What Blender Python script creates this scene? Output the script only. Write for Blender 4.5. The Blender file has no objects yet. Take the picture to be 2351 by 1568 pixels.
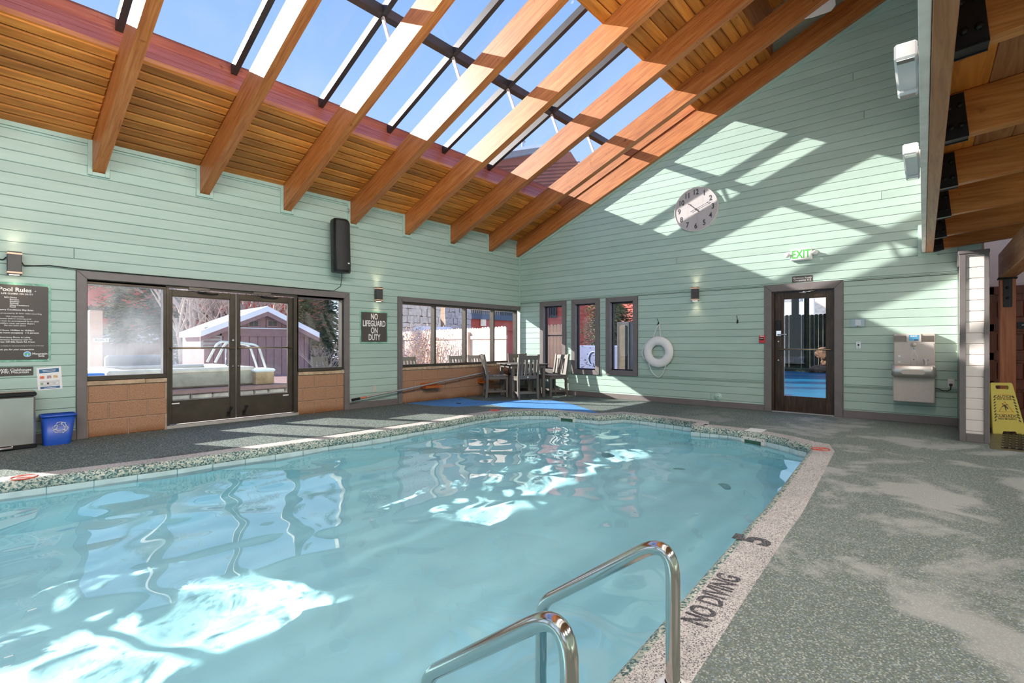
import bpy, math, random
from mathutils import Vector, Matrix
from mathutils.geometry import tessellate_polygon
R = math.radians
random.seed(7)
SC = bpy.context.scene
COL = SC.collection

# ------------------------------------------------------------------ camera, sky, sun, exposure
F, CX, CY, H = 1150.0, 1175.5, 789.0, 1.15          # focal length and horizon in pixels of the 2351x1568 frame
_n = math.hypot(2180 - CX, F)
FWD = (F / _n, (2180 - CX) / _n)                     # camera forward on the ground plane
RGT = (FWD[1], -FWD[0])
cam_d = bpy.data.cameras.new('camera'); cam = bpy.data.objects.new('camera', cam_d); COL.objects.link(cam)
cam.location = (0, 0, H); cam.rotation_euler = (R(90), 0, math.atan2(-FWD[0], FWD[1]))
cam_d.sensor_width = 36; cam_d.lens = 36 * F / 2351; cam_d.shift_y = (CY - 784) / 2351
cam_d.clip_start = 0.02; cam_d.clip_end = 500
SC.camera = cam
SUN_DIR = Vector((0.479, -1.0, -0.538)).normalized()  # travel direction of the sunlight
SUN_STRENGTH = 15.5
SKY_STRENGTH = 1.7
FILL_HIGH = 80.0; FILL_LOW = 36.0
w = bpy.data.worlds.new('world'); SC.world = w; w.use_nodes = True
nt = w.node_tree; nt.nodes.clear()
wo = nt.nodes.new('ShaderNodeOutputWorld'); bg = nt.nodes.new('ShaderNodeBackground')
tc = nt.nodes.new('ShaderNodeTexCoord'); sx = nt.nodes.new('ShaderNodeSeparateXYZ')
rp = nt.nodes.new('ShaderNodeValToRGB'); e = rp.color_ramp.elements
e[0].position = 0.0; e[0].color = (0.80, 0.90, 1.0, 1)
e[1].position = 0.75; e[1].color = (0.16, 0.34, 0.80, 1)
m1 = rp.color_ramp.elements.new(0.30); m1.color = (0.42, 0.62, 0.98, 1)
nz = nt.nodes.new('ShaderNodeTexNoise'); nz.inputs['Scale'].default_value = 2.2; nz.inputs['Detail'].default_value = 6
cr = nt.nodes.new('ShaderNodeValToRGB'); cr.color_ramp.elements[0].position = 0.55; cr.color_ramp.elements[1].position = 0.80
mx = nt.nodes.new('ShaderNodeMixRGB'); mx.inputs[2].default_value = (0.92, 0.95, 1.0, 1)
mf = nt.nodes.new('ShaderNodeMath'); mf.operation = 'MULTIPLY'; mf.inputs[1].default_value = 0.45
nt.links.new(tc.outputs['Generated'], sx.inputs[0]); nt.links.new(sx.outputs['Z'], rp.inputs[0])
nt.links.new(tc.outputs['Generated'], nz.inputs['Vector']); nt.links.new(nz.outputs['Fac'], cr.inputs[0])
nt.links.new(cr.outputs[0], mf.inputs[0]); nt.links.new(mf.outputs[0], mx.inputs[0]); nt.links.new(rp.outputs[0], mx.inputs[1])
nt.links.new(mx.outputs[0], bg.inputs[0]); bg.inputs[1].default_value = SKY_STRENGTH
nt.links.new(bg.outputs[0], wo.inputs[0])
sun_d = bpy.data.lights.new('sun', 'SUN'); sun = bpy.data.objects.new('sun', sun_d); COL.objects.link(sun)
sun.rotation_euler = SUN_DIR.to_track_quat('-Z', 'Y').to_euler()
sun_d.energy = SUN_STRENGTH; sun_d.angle = R(0.53); sun_d.color = (1.0, 0.93, 0.84)
sun_d.cycles.is_caustics_light = True
vs = SC.view_settings
vs.view_transform = 'Standard'; vs.look = 'None'; vs.gamma = 1.0; vs.use_curve_mapping = False; vs.exposure = 0.0
cy = SC.cycles
cy.max_bounces = 10; cy.diffuse_bounces = 5; cy.glossy_bounces = 4; cy.transmission_bounces = 8; cy.transparent_max_bounces = 24
cy.volume_bounces = 0; cy.volume_step_rate = 4.0; cy.volume_max_steps = 64
cy.sample_clamp_indirect = 6.0; cy.caustics_refractive = True; cy.caustics_reflective = False; cy.blur_glossy = 0.8

# ------------------------------------------------------------------ pixel helpers (a pixel gives a direction; the plane gives the distance)
XW, YW = 9.319, 7.893
def ray(x, y):
    r = (x - CX) / F
    return Vector((FWD[0] + RGT[0] * r, FWD[1] + RGT[1] * r, (CY - y) / F))
CAM = Vector((0, 0, H))
def onZ(x, y, z=0.0): d = ray(x, y); return CAM + d * ((z - H) / d.z)
def onX(x, y, X=XW): d = ray(x, y); return CAM + d * (X / d.x)
def onY(x, y, Y=YW): d = ray(x, y); return CAM + d * (Y / d.y)

# ------------------------------------------------------------------ materials
MATS = {}
class NT:
    def __init__(s, name):
        s.m = bpy.data.materials.new(name); s.m.use_nodes = True; s.t = s.m.node_tree; s.t.nodes.clear()
        s.out = s.n('OutputMaterial'); MATS[name] = s.m
    def n(s, t, **kw):
        nd = s.t.nodes.new('ShaderNode' + t)
        for k, v in kw.items():
            if hasattr(nd, k): setattr(nd, k, v)
            else: nd.inputs[k.replace('_', ' ')].default_value = v
        return nd
    def l(s, a, b): s.t.links.new(a, b)
    def ramp(s, fac, stops):
        r = s.n('ValToRGB'); el = r.color_ramp.elements
        while len(el) > 1: el.remove(el[0])
        el[0].position = stops[0][0]; el[0].color = (*stops[0][1], 1)
        for p, c in stops[1:]:
            x = el.new(p); x.color = (*c, 1)
        s.l(fac, r.inputs[0]); return r.outputs[0]
    def mix(s, fac, a, b, mode='MIX'):
        m = s.n('MixRGB', blend_type=mode)
        for i, v in ((0, fac), (1, a), (2, b)):
            if isinstance(v, (int, float)): m.inputs[i].default_value = v
            elif isinstance(v, tuple): m.inputs[i].default_value = (*v, 1)
            else: s.l(v, m.inputs[i])
        return m.outputs[0]
    def math(s, op, a, b=0.0):
        m = s.n('Math', operation=op)
        for i, v in ((0, a), (1, b)):
            if isinstance(v, (int, float)): m.inputs[i].default_value = v
            else: s.l(v, m.inputs[i])
        return m.outputs[0]
    def coords(s, kind='pos', scale=(1, 1, 1)):
        src = s.n('NewGeometry').outputs['Position'] if kind == 'pos' else s.n('TexCoord').outputs['Object']
        mp = s.n('Mapping'); mp.inputs['Scale'].default_value = scale; s.l(src, mp.inputs['Vector']); return mp.outputs[0]
    def noise(s, vec, scale=5, detail=4, rough=0.5, dist=0.0):
        q = s.n('TexNoise'); q.inputs['Scale'].default_value = scale; q.inputs['Detail'].default_value = detail
        q.inputs['Roughness'].default_value = rough; q.inputs['Distortion'].default_value = dist
        s.l(vec, q.inputs['Vector']); return q.outputs['Fac']
    def bsdf(s, color, rough=0.5, metal=0.0, spec=0.5, bump=None, bs=0.3, bd=0.01, rough_in=None, emit=None, es=0.0):
        b = s.n('BsdfPrincipled')
        if isinstance(color, tuple): b.inputs['Base Color'].default_value = (*color, 1)
        else: s.l(color, b.inputs['Base Color'])
        b.inputs['Roughness'].default_value = rough; b.inputs['Metallic'].default_value = metal
        b.inputs['Specular IOR Level'].default_value = spec
        if rough_in is not None: s.l(rough_in, b.inputs['Roughness'])
        if bump is not None:
            bp = s.n('Bump'); bp.inputs['Strength'].default_value = bs; bp.inputs['Distance'].default_value = bd
            s.l(bump, bp.inputs['Height']); s.l(bp.outputs[0], b.inputs['Normal'])
        if emit is not None:
            b.inputs['Emission Color'].default_value = (*emit, 1); b.inputs['Emission Strength'].default_value = es
        s.l(b.outputs[0], s.out.inputs[0]); return b

def plain(name, color, rough=0.5, metal=0.0, spec=0.5, var=0.12, scale=8.0, emit=None, es=0.0):
    t = NT(name); v = t.noise(t.coords('obj'), scale, 4)
    a = tuple(c * (1 - var) for c in color); b = tuple(min(1, c * (1 + var)) for c in color)
    t.bsdf(t.ramp(v, [(0.3, a), (0.7, b)]), rough, metal, spec, emit=emit, es=es)
    return t.m

def wood(name, stops, grain=(1.0, 22, 22), kind='pos', rough=0.45, knots=True, var=0.35, rot=None, spec=0.4):
    t = NT(name)
    src = t.n('NewGeometry').outputs['Position'] if kind == 'pos' else t.n('TexCoord').outputs['Object']
    oi = t.n('ObjectInfo')
    add = t.n('VectorMath', operation='ADD'); sc = t.n('VectorMath', operation='SCALE'); sc.inputs['Scale'].default_value = 37.0
    cmb = t.n('CombineXYZ'); t.l(oi.outputs['Random'], cmb.inputs[0]); t.l(oi.outputs['Random'], cmb.inputs[1])
    t.l(cmb.outputs[0], sc.inputs[0]); t.l(src, add.inputs[0]); t.l(sc.outputs[0], add.inputs[1])
    mp = t.n('Mapping'); mp.inputs['Scale'].default_value = grain
    if rot: mp.inputs['Rotation'].default_value = rot; mp.vector_type = 'TEXTURE'; mp.inputs['Scale'].default_value = tuple(1 / g for g in grain)
    t.l(add.outputs[0], mp.inputs['Vector'])
    g = t.noise(mp.outputs[0], 1.6, 7, 0.62, 0.6)
    col = t.ramp(g, stops)
    if knots:
        k = t.noise(add.outputs[0], 9.0, 2, 0.5); kk = t.ramp(k, [(0.70, (1, 1, 1)), (0.80, (0.35, 0.28, 0.22))])
        col = t.mix(0.8, col, kk, 'MULTIPLY')
    rv = t.ramp(oi.outputs['Random'], [(0.0, (1 - var,) * 3), (1.0, (1 + var * 0.35,) * 3)])
    col = t.mix(1.0, col, rv, 'MULTIPLY')
    t.bsdf(col, rough, bump=g, bs=0.15, bd=0.004, spec=spec)
    return t.m

def glass(name, tint=(0.9, 0.93, 0.95), ior=1.45, rough=0.0, boost=1.0):
    t = NT(name); g = t.n('NewGeometry'); dp = t.n('VectorMath', operation='DOT_PRODUCT')
    t.l(g.outputs['Normal'], dp.inputs[0]); t.l(g.outputs['Incoming'], dp.inputs[1])
    c = t.math('ABSOLUTE', dp.outputs['Value']); k = t.math('POWER', t.math('SUBTRACT', 1.0, c), 5.0)
    f = t.math('ADD', t.math('MULTIPLY', k, 0.92), 0.04 * boost)       # Schlick reflectance of a thin pane, same from both sides
    tr = t.n('BsdfTransparent'); tr.inputs[0].default_value = (*tint, 1)
    gl = t.n('BsdfGlossy'); gl.inputs['Roughness'].default_value = rough
    ms = t.n('MixShader'); t.l(f, ms.inputs[0])
    t.l(tr.outputs[0], ms.inputs[1]); t.l(gl.outputs[0], ms.inputs[2]); t.l(ms.outputs[0], t.out.inputs[0])
    return t.m

def sd(name):       # painted siding
    t = NT(name); p = t.coords('pos', (0.8, 0.8, 6)); v = t.noise(p, 3, 5); pat = t.noise(t.coords('pos', (1, 1, 1)), 0.9, 3)
    oi = t.n('ObjectInfo')
    c = t.ramp(v, [(0.25, (0.385, 0.515, 0.447)), (0.75, (0.435, 0.565, 0.497))])
    c = t.mix(t.ramp(pat, [(0.55, (0, 0, 0)), (0.62, (0.22,) * 3)]), c, (0.32, 0.47, 0.41))
    c = t.mix(1.0, c, t.ramp(oi.outputs['Random'], [(0, (0.93,) * 3), (1, (1.05,) * 3)]), 'MULTIPLY')
    t.bsdf(c, 0.42, spec=0.35, bump=v, bs=0.12, bd=0.004)
    return t.m
M_SIDE = sd('teal_siding_paint')
M_TEALTRIM = plain('teal_trim_paint', (0.39, 0.55, 0.475), 0.4, var=0.05)
M_GREY = plain('grey_trim_paint', (0.165, 0.142, 0.138), 0.45, var=0.08)
M_WHITE_SIDE = plain('white_siding_paint', (0.80, 0.72, 0.68), 0.5, var=0.03)
M_BRONZE = plain('bronze_aluminium', (0.085, 0.068, 0.052), 0.35, 0.6, var=0.15)
M_STEELBAR = plain('dark_glazing_bar', (0.06, 0.055, 0.055), 0.4, 0.3, var=0.1)
M_CEIL = wood('ceiling_pine', [(0.28, (0.40, 0.125, 0.018)), (0.5, (0.66, 0.235, 0.036)), (0.72, (0.80, 0.34, 0.07))], (0.9, 9, 9), var=0.42)
M_RAFT = wood('rafter_fir', [(0.28, (0.29, 0.075, 0.016)), (0.5, (0.49, 0.16, 0.038)), (0.75, (0.62, 0.255, 0.08))], (22, 1.2, 22), rot=(R(-22.8), 0, 0), var=0.15)
M_CURB = wood('curb_redwood', [(0.28, (0.36, 0.085, 0.045)), (0.5, (0.50, 0.145, 0.085)), (0.75, (0.60, 0.22, 0.14))], (1.2, 20, 20), var=0.12)
M_BEAM = wood('beam_fir', [(0.28, (0.30, 0.11, 0.04)), (0.5, (0.46, 0.20, 0.085)), (0.75, (0.58, 0.29, 0.14))], (1.2, 22, 22), var=0.1)
M_JOIST = wood('joist_fir', [(0.28, (0.38, 0.115, 0.022)), (0.5, (0.60, 0.215, 0.05)), (0.75, (0.74, 0.33, 0.10))], (22, 1.2, 22), var=0.25)
M_BLACK = plain('black_steel', (0.012, 0.012, 0.013), 0.45, 0.4)
M_GLASS = glass('window_glass', (0.93, 0.95, 0.96), boost=0.5)
M_SKYGLASS = glass('skylight_glass', (0.70, 0.715, 0.735), boost=0.7)
M_SNOW = plain('snow', (0.86, 0.88, 0.93), 0.7, var=0.04, scale=3)
M_CONC = plain('concrete', (0.40, 0.38, 0.35), 0.8, var=0.15)

def deck_mat():
    t = NT('rubber_deck'); p = t.coords('pos')
    vo = t.n('TexVoronoi'); vo.inputs['Scale'].default_value = 170; t.l(p, vo.inputs['Vector'])
    sp = t.n('SeparateColor'); t.l(vo.outputs['Color'], sp.inputs[0])
    c = t.ramp(sp.outputs[0], [(0.0, (0.030, 0.045, 0.036)), (0.35, (0.075, 0.10, 0.082)), (0.62, (0.15, 0.18, 0.145)), (0.80, (0.36, 0.38, 0.33)), (0.93, (0.10, 0.17, 0.25))])
    c.node.color_ramp.interpolation = 'CONSTANT'
    big = t.noise(p, 1.1, 5, 0.55, 0.8); med = t.noise(p, 4.0, 4, 0.6, 0.4)
    worn = t.math('ADD', t.math('MULTIPLY', big, 0.8), t.math('MULTIPLY', med, 0.2))
    sx = t.n('SeparateXYZ'); t.l(p, sx.inputs[0])
    # worn patches and a pale wash grow stronger from windows towards the hall
    side = t.ramp(t.math('MULTIPLY', sx.outputs[1], 0.125), [(0.10, (1,) * 3), (0.45, (0.0,) * 3)])
    wf = t.math('MULTIPLY', t.ramp(worn, [(0.53, (0,) * 3), (0.60, (1,) * 3)]), t.math('ADD', t.math('MULTIPLY', side, 0.62), 0.06))
    c = t.mix(wf, c, (0.44, 0.42, 0.40))
    gw = t.mix(t.math('MULTIPLY', side, 0.30), c, (0.34, 0.37, 0.33))
    t.bsdf(gw, 0.75, bump=sp.outputs[1], bs=0.35, bd=0.004, spec=0.3)
    return t.m
M_DECK = deck_mat()
def speckle(name, stops, scale, rough=0.8, bs=0.3):
    t = NT(name); p = t.coords('pos'); vo = t.n('TexVoronoi'); vo.inputs['Scale'].default_value = scale; t.l(p, vo.inputs['Vector'])
    sp = t.n('SeparateColor'); t.l(vo.outputs['Color'], sp.inputs[0]); c = t.ramp(sp.outputs[0], stops); c.node.color_ramp.interpolation = 'CONSTANT'
    b = t.noise(p, 2.5, 4); c = t.mix(1.0, c, t.ramp(b, [(0.3, (0.85,) * 3), (0.7, (1.1,) * 3)]), 'MULTIPLY')
    t.bsdf(c, rough, bump=sp.outputs[1], bs=bs, bd=0.003, spec=0.3); return t.m
M_COPING = speckle('grey_coping_granules', [(0.0, (0.10, 0.10, 0.11)), (0.14, (0.30, 0.28, 0.27)), (0.35, (0.50, 0.46, 0.43)), (0.7, (0.60, 0.56, 0.52))], 230)
M_COPEDGE = speckle('coping_edge_granules', [(0.0, (0.06, 0.12, 0.12)), (0.25, (0.20, 0.30, 0.27)), (0.5, (0.42, 0.44, 0.36)), (0.8, (0.58, 0.55, 0.46))], 90)
M_BLUEDECK = speckle('blue_rubber', [(0.0, (0.04, 0.16, 0.40)), (0.4, (0.07, 0.25, 0.56)), (0.8, (0.16, 0.36, 0.66))], 170)
M_MARK = speckle('dark_marking', [(0.0, (0.05, 0.05, 0.06)), (0.6, (0.12, 0.11, 0.11)), (0.85, (0.25, 0.24, 0.23))], 230)
def basin_mat():
    t = NT('pool_plaster'); p = t.coords('pos'); v = t.noise(p, 0.9, 5, 0.6, 0.8); st = t.noise(p, 3.1, 6, 0.7, 1.5)
    c = t.ramp(v, [(0.3, (0.44, 0.84, 0.93)), (0.7, (0.54, 0.90, 0.97))])
    c = t.mix(t.ramp(st, [(0.66, (0,) * 3), (0.72, (0.5,) * 3)]), c, (0.30, 0.62, 0.62))
    t.bsdf(c, 0.7, spec=0.1); return t.m
M_BASIN = basin_mat()
M_TILE = plain('waterline_tile', (0.46, 0.56, 0.56), 0.3, var=0.12)
def water_mat():
    t = NT('pool_water'); g = t.n('BsdfGlass'); g.inputs['IOR'].default_value = 1.33; g.inputs['Roughness'].default_value = 0.0
    g.inputs['Color'].default_value = (0.97, 1.0, 1.0, 1); t.l(g.outputs[0], t.out.inputs[0]); return t.m
M_WATER = water_mat()

# ------------------------------------------------------------------ mesh helpers
class MB:
    def __init__(s): s.v = []; s.f = []; s.sm = []
    def add(s, vs, fs, smooth=False):
        o = len(s.v); s.v += [tuple(v) for v in vs]
        for f in fs: s.f.append(tuple(i + o for i in f)); s.sm.append(smooth)
        return s
    def box(s, x0, x1, y0, y1, z0, z1, mat=None):
        vs = [Vector((x, y, z)) for z in (z0, z1) for y in (y0, y1) for x in (x0, x1)]
        if mat is not None: vs = [mat @ v for v in vs]
        return s.add(vs, [(0, 2, 3, 1), (4, 5, 7, 6), (0, 1, 5, 4), (2, 6, 7, 3), (0, 4, 6, 2), (1, 3, 7, 5)])
    def bbox(s, x0, x1, y0, y1, z0, z1, b=0.005, mat=None):      # box with chamfered edges
        xs, ys, zs = (x0, x1), (y0, y1), (z0, z1); vs = []; idx = {}
        for i in (0, 1):
            for j in (0, 1):
                for k in (0, 1):
                    p = Vector((xs[i], ys[j], zs[k])); d = (b if i == 0 else -b, b if j == 0 else -b, b if k == 0 else -b)
                    for a in range(3):
                        q = p.copy()
                        for c in range(3):
                            if c != a: q[c] += d[c]
                        idx[i, j, k, a] = len(vs); vs.append(q)
        fs = []
        def quad(L): fs.append(tuple(idx[t] for t in L))
        for a in range(3):
            b1, b2 = (a + 1) % 3, (a + 2) % 3
            for sgn in (0, 1):
                L = []
                for (u, v) in ((0, 0), (1, 0), (1, 1), (0, 1)):
                    t = [0, 0, 0]; t[a] = sgn; t[b1] = u; t[b2] = v; L.append((*t, a))
                quad(L if sgn else L[::-1])
            for u in (0, 1):
                for v in (0, 1):
                    t0 = [0, 0, 0]; t0[b1] = u; t0[b2] = v; t1 = list(t0); t1[a] = 1
                    L = [(*t0, b1), (*t1, b1), (*t1, b2), (*t0, b2)]
                    quad(L if (u + v) % 2 == 0 else L[::-1])
        for i in (0, 1):
            for j in (0, 1):
                for k in (0, 1):
                    L = [(i, j, k, 0), (i, j, k, 1), (i, j, k, 2)]
                    quad(L if (i + j + k) % 2 else L[::-1])
        if mat is not None: vs = [mat @ v for v in vs]
        return s.add(vs, fs)
    def tube(s, pts, r, n=10, cap=True, closed=False):
        pts = [Vector(p) for p in pts]; m = len(pts); rs = r if isinstance(r, (list, tuple)) else [r] * m
        vs = []; up = None
        for i, p in enumerate(pts):
            a = pts[i - 1] if (i > 0 or closed) else p; b = pts[(i + 1) % m] if (i < m - 1 or closed) else p
            t = (b - a).normalized()
            if up is None: up = Vector((0, 0, 1)) if abs(t.z) < 0.9 else Vector((1, 0, 0))
            u = (up - t * up.dot(t)).normalized(); up = u; v = t.cross(u)
            for k in range(n):
                an = 2 * math.pi * k / n; vs.append(p + (u * math.cos(an) + v * math.sin(an)) * rs[i])
        fs = []
        for i in range(m if closed else m - 1):
            for k in range(n):
                j = (i + 1) % m; fs.append((i * n + k, i * n + (k + 1) % n, j * n + (k + 1) % n, j * n + k))
        s.add(vs, fs, True)
        if cap and not closed:
            s.add(vs[:n], [tuple(range(n))[::-1]]); s.add(vs[-n:], [tuple(range(n))])
        return s
    def lathe(s, prof, c=(0, 0, 0), n=24, axis='Z', mat=None):
        vs = []
        for (r, h) in prof:
            for k in range(n):
                a = 2 * math.pi * k / n; x, y = r * math.cos(a), r * math.sin(a)
                q = Vector((x, y, h)) if axis == 'Z' else (Vector((h, x, y)) if axis == 'X' else Vector((y, h, x)))
                q = q + Vector(c)
                vs.append(mat @ q if mat is not None else q)
        fs = [(i * n + k, i * n + (k + 1) % n, (i + 1) * n + (k + 1) % n, (i + 1) * n + k) for i in range(len(prof) - 1) for k in range(n)]
        return s.add(vs, fs, True)
    def prism(s, poly, a, b):     # poly: list of 3D points, extruded from offset vector a to offset vector b (any simple polygon)
        n = len(poly); P = [Vector(p) for p in poly]; a = Vector(a); b = Vector(b)
        tri = tessellate_polygon([P])
        vs = [p + a for p in P] + [p + b for p in P]
        fs = [tuple(t) for t in tri] + [tuple(i + n for i in t[::-1]) for t in tri]
        fs += [(i, (i + 1) % n, n + (i + 1) % n, n + i) for i in range(n)]
        return s.add(vs, fs)
    def sphere(s, c, r, n=12, m=8, sc=(1, 1, 1)):
        prof = [(r * math.sin(math.pi * i / m), -r * math.cos(math.pi * i / m)) for i in range(m + 1)]
        prof[0] = (1e-4, prof[0][1]); prof[-1] = (1e-4, prof[-1][1])
        mt = Matrix.Translation(c) @ Matrix.Diagonal((*sc, 1))
        return s.lathe(prof, n=n, mat=mt)
    def build(s, name, mat, parent=None, fix=True):
        me = bpy.data.meshes.new(name); me.from_pydata(s.v, [], s.f); me.update()
        for p, sm in zip(me.polygons, s.sm): p.use_smooth = sm
        if fix:
            import bmesh
            bm = bmesh.new(); bm.from_mesh(me); bmesh.ops.recalc_face_normals(bm, faces=bm.faces); bm.to_mesh(me); bm.free()
        if mat is not None: me.materials.append(mat)
        return link(name, me, parent)
def link(name, me, parent=None):
    o = bpy.data.objects.new(name, me); COL.objects.link(o)
    if parent is not None: o.parent = parent
    return o
def empty(name, loc=(0, 0, 0), rz=0.0, parent=None):
    o = bpy.data.objects.new(name, None); COL.objects.link(o); o.location = loc; o.rotation_euler = (0, 0, rz); o.empty_display_size = 0.1
    if parent is not None: o.parent = parent
    return o
def tag(o, label, cat, group=None):
    o['label'] = label; o['category'] = cat
    if group: o['group'] = group
    return o
def struct(o): o['kind'] = 'structure'; return o
def box(name, mat, parent, *d, b=0.0, m=None):
    mb = MB()
    (mb.bbox(*d, b=b, mat=m) if b else mb.box(*d, mat=m))
    return mb.build(name, mat, parent, fix=b > 0)
def copy_tree(o, parent=None):
    c = o.copy(); COL.objects.link(c); c.parent = parent
    for ch in list(o.children): copy_tree(ch, c)
    return c
def text(name, body, size, mat, M, parent=None, align='CENTER', ext=0.0008, bold=0.0, sx=1.0):
    cu = bpy.data.curves.new(name, 'FONT'); cu.body = body; cu.size = size; cu.align_x = align; cu.align_y = 'CENTER'
    cu.extrude = ext; cu.offset = bold; cu.resolution_u = 3
    tmp = bpy.data.objects.new('tmp', cu); COL.objects.link(tmp)
    dg = bpy.context.evaluated_depsgraph_get(); dg.update()
    me = bpy.data.meshes.new_from_object(tmp.evaluated_get(dg)); me.name = name
    COL.objects.unlink(tmp); bpy.data.objects.remove(tmp); bpy.data.curves.remove(cu)
    me.transform(M @ Matrix.Diagonal((sx, 1, 1, 1))); me.materials.clear(); me.materials.append(mat)
    return link(name, me, parent)
# frames for print on walls: local x to the reader's right, local y up, local z out of the wall
def frame_left(x, z, y=YW, off=0.0): return Matrix(((1, 0, 0, x), (0, 0, -1, y - off), (0, 1, 0, z), (0, 0, 0, 1)))
def frame_right(y, z, x=XW, off=0.0): return Matrix(((0, 0, -1, x - off), (-1, 0, 0, y), (0, 1, 0, z), (0, 0, 0, 1)))
def frame_floor(x, y, z, rz): return Matrix.Translation((x, y, z)) @ Matrix.Rotation(rz, 4, 'Z')

def inset(poly, d):
    n = len(poly); out = []
    for i in range(n):
        p0, p1, p2 = Vector(poly[i - 1]), Vector(poly[i]), Vector(poly[(i + 1) % n])
        e1 = (p1 - p0).normalized(); e2 = (p2 - p1).normalized()
        n1 = Vector((-e1.y, e1.x)); n2 = Vector((-e2.y, e2.x)); k = 1 + n1.dot(n2)
        out.append(p1 + (n1 + n2) * (d / max(k, 0.2)))
    return out
def clip(poly, a, b, c):       # keep a*u + b*v <= c
    out = []
    for i in range(len(poly)):
        p, q = poly[i], poly[(i + 1) % len(poly)]; fp = a * p[0] + b * p[1] - c; fq = a * q[0] + b * q[1] - c
        if fp <= 0: out.append(p)
        if (fp < 0 < fq) or (fq < 0 < fp):
            k = fp / (fp - fq); out.append((p[0] + (q[0] - p[0]) * k, p[1] + (q[1] - p[1]) * k))
    return out
def plank(name, mat, parent, poly, to3, th=0.018, ch=0.006, g=0.0015):
    """board whose outline is a convex polygon (u, v) ccw; to3(u, v, d) places it, d = height proud of the wall"""
    poly = inset([Vector(p) for p in poly], g); n = len(poly); fr = inset(poly, ch)
    vs = [to3(p[0], p[1], 0) for p in poly] + [to3(p[0], p[1], th - ch) for p in poly] + [to3(p[0], p[1], th) for p in fr]
    fs = []
    for L in (0, 1):
        for i in range(n): j = (i + 1) % n; fs.append((L * n + i, L * n + j, L * n + n + j, L * n + n + i))
    fs.append(tuple(range(2 * n, 3 * n)))
    return MB().add(vs, fs).build(name, mat, parent, fix=False)
def runs(u0, u1, v0, v1, holes):
    """split the strip u0..u1 x v0..v1 around rectangular holes"""
    cuts = sorted({v0, v1} | {h for (a, b, c, d) in holes for h in (c, d) if v0 + 0.012 < h < v1 - 0.012})
    res = []
    for lo, hi in zip(cuts, cuts[1:]):
        segs = [(u0, u1)]; mid = (lo + hi) / 2
        for (a, b, c, d) in holes:
            if c < mid < d:
                ns = []
                for (s0, s1) in segs:
                    if b <= s0 or a >= s1: ns.append((s0, s1)); continue
                    if a > s0: ns.append((s0, a))
                    if b < s1: ns.append((b, s1))
                segs = ns
        res += [(a, b, lo, hi) for a, b in segs if b - a > 0.01]
    return res

# ------------------------------------------------------------------ floor, deck, pool
POOL = [(-2.6, 6.18), (0.3, 5.92), (1.55, 5.74), (3.4, 5.61), (4.8, 5.62), (5.7, 5.70), (6.2, 5.68), (6.55, 5.54), (6.78, 5.30), (6.90, 4.95), (6.92, 4.55), (6.95, 4.22),
        (7.38, 4.02), (7.38, 3.45), (7.30, 2.86), (6.97, 2.74), (6.99, 2.25), (6.93, 1.90), (6.78, 1.58), (6.56, 1.32), (6.25, 1.155),
        (4.04, 1.0), (3.4, 0.975), (2.34, 0.927), (1.48, 0.887), (-2.6, 0.72)]
SHARP = {0, 11, 12, 14, 15, 25}
def smooth_outline(P, sharp):
    """round the curved runs a little; keep the marked corners"""
    out = []
    n = len(P)
    for i in range(n):
        p0, p1, p2, p3 = (Vector(P[(i + k) % n]) for k in (-1, 0, 1, 2))
        if i in sharp: p0 = p1 * 2 - p2
        if (i + 1) % n in sharp: p3 = p2 * 2 - p1
        L = (p2 - p1).length; k = max(1, min(8, int(L / 0.12)))
        if L > 1.2 or (i in sharp and (i + 1) % n in sharp): k = 1
        for j in range(k):
            t = j / k
            out.append(0.5 * ((2 * p1) + (p2 - p0) * t + (2 * p0 - 5 * p1 + 4 * p2 - p3) * t * t + (3 * p1 - p0 - 3 * p2 + p3) * t ** 3) if k > 1 else p1.copy())
    return out
EDGE = smooth_outline(POOL, SHARP)
def area2(P): return sum(P[i - 1].x * P[i].y - P[i].x * P[i - 1].y for i in range(len(P)))
if area2(EDGE) < 0: EDGE.reverse()
def offset(P, d):      # d > 0 grows a ccw outline
    return [Vector(p) for p in inset(P, -d)]
OUT = offset(EDGE, 0.235)
WATER_Z = -0.135; BOT_Z = -1.35

def poly_hole(name, outer, holes, z, mat, parent=None):
    loops = [[Vector((p[0], p[1], z)) for p in outer]] + [[Vector((p[0], p[1], z)) for p in h] for h in holes]
    tri = tessellate_polygon(loops); vs = [v for L in loops for v in L]
    fs = []
    for t in tri:
        a, b, c = (vs[i] for i in t)
        fs.append(tuple(t) if (b - a).cross(c - a).z > 0 else tuple(t[::-1]))
    return MB().add(vs, fs).build(name, mat, parent, fix=False)
floor = struct(poly_hole('floor', [(-3.4, -3.6), (7.55, -3.6), (7.55, -0.60), (7.92, -0.33), (9.4, -0.33), (9.4, 8.0), (-3.4, 8.0)], [OUT], 0.0, M_DECK))

pool = empty('swimming_pool', (3.0, 3.3, BOT_Z)); tag(pool, 'indoor swimming pool with pale blue basin and grey granular coping', 'pool')
def PB(mb, name, mat, fix=True, par=None):      # children of the pool keep world coordinates
    o = mb.build(name, mat, None, fix); o.parent = par or pool; o.location = -pool.location if par is None else (0, 0, 0); return o
n = len(EDGE)
mb = MB(); prof = [(0.235, 0.0), (0.045, 0.0)]
rings = [(0.235, -0.02), (0.235, 0.0), (0.05, 0.0)]
vs = []
for d, z in rings: vs += [(p.x, p.y, z) for p in offset(EDGE, d)]
mb.add(vs, [(k * n + i, k * n + (i + 1) % n, (k + 1) * n + (i + 1) % n, (k + 1) * n + i) for k in range(len(rings) - 1) for i in range(n)])
PB(mb, 'coping', M_COPING, False)
rings = [(0.05, 0.0), (0.022, -0.005), (0.004, -0.02), (-0.004, -0.045), (-0.004, -0.085), (0.01, -0.092)]
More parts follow.
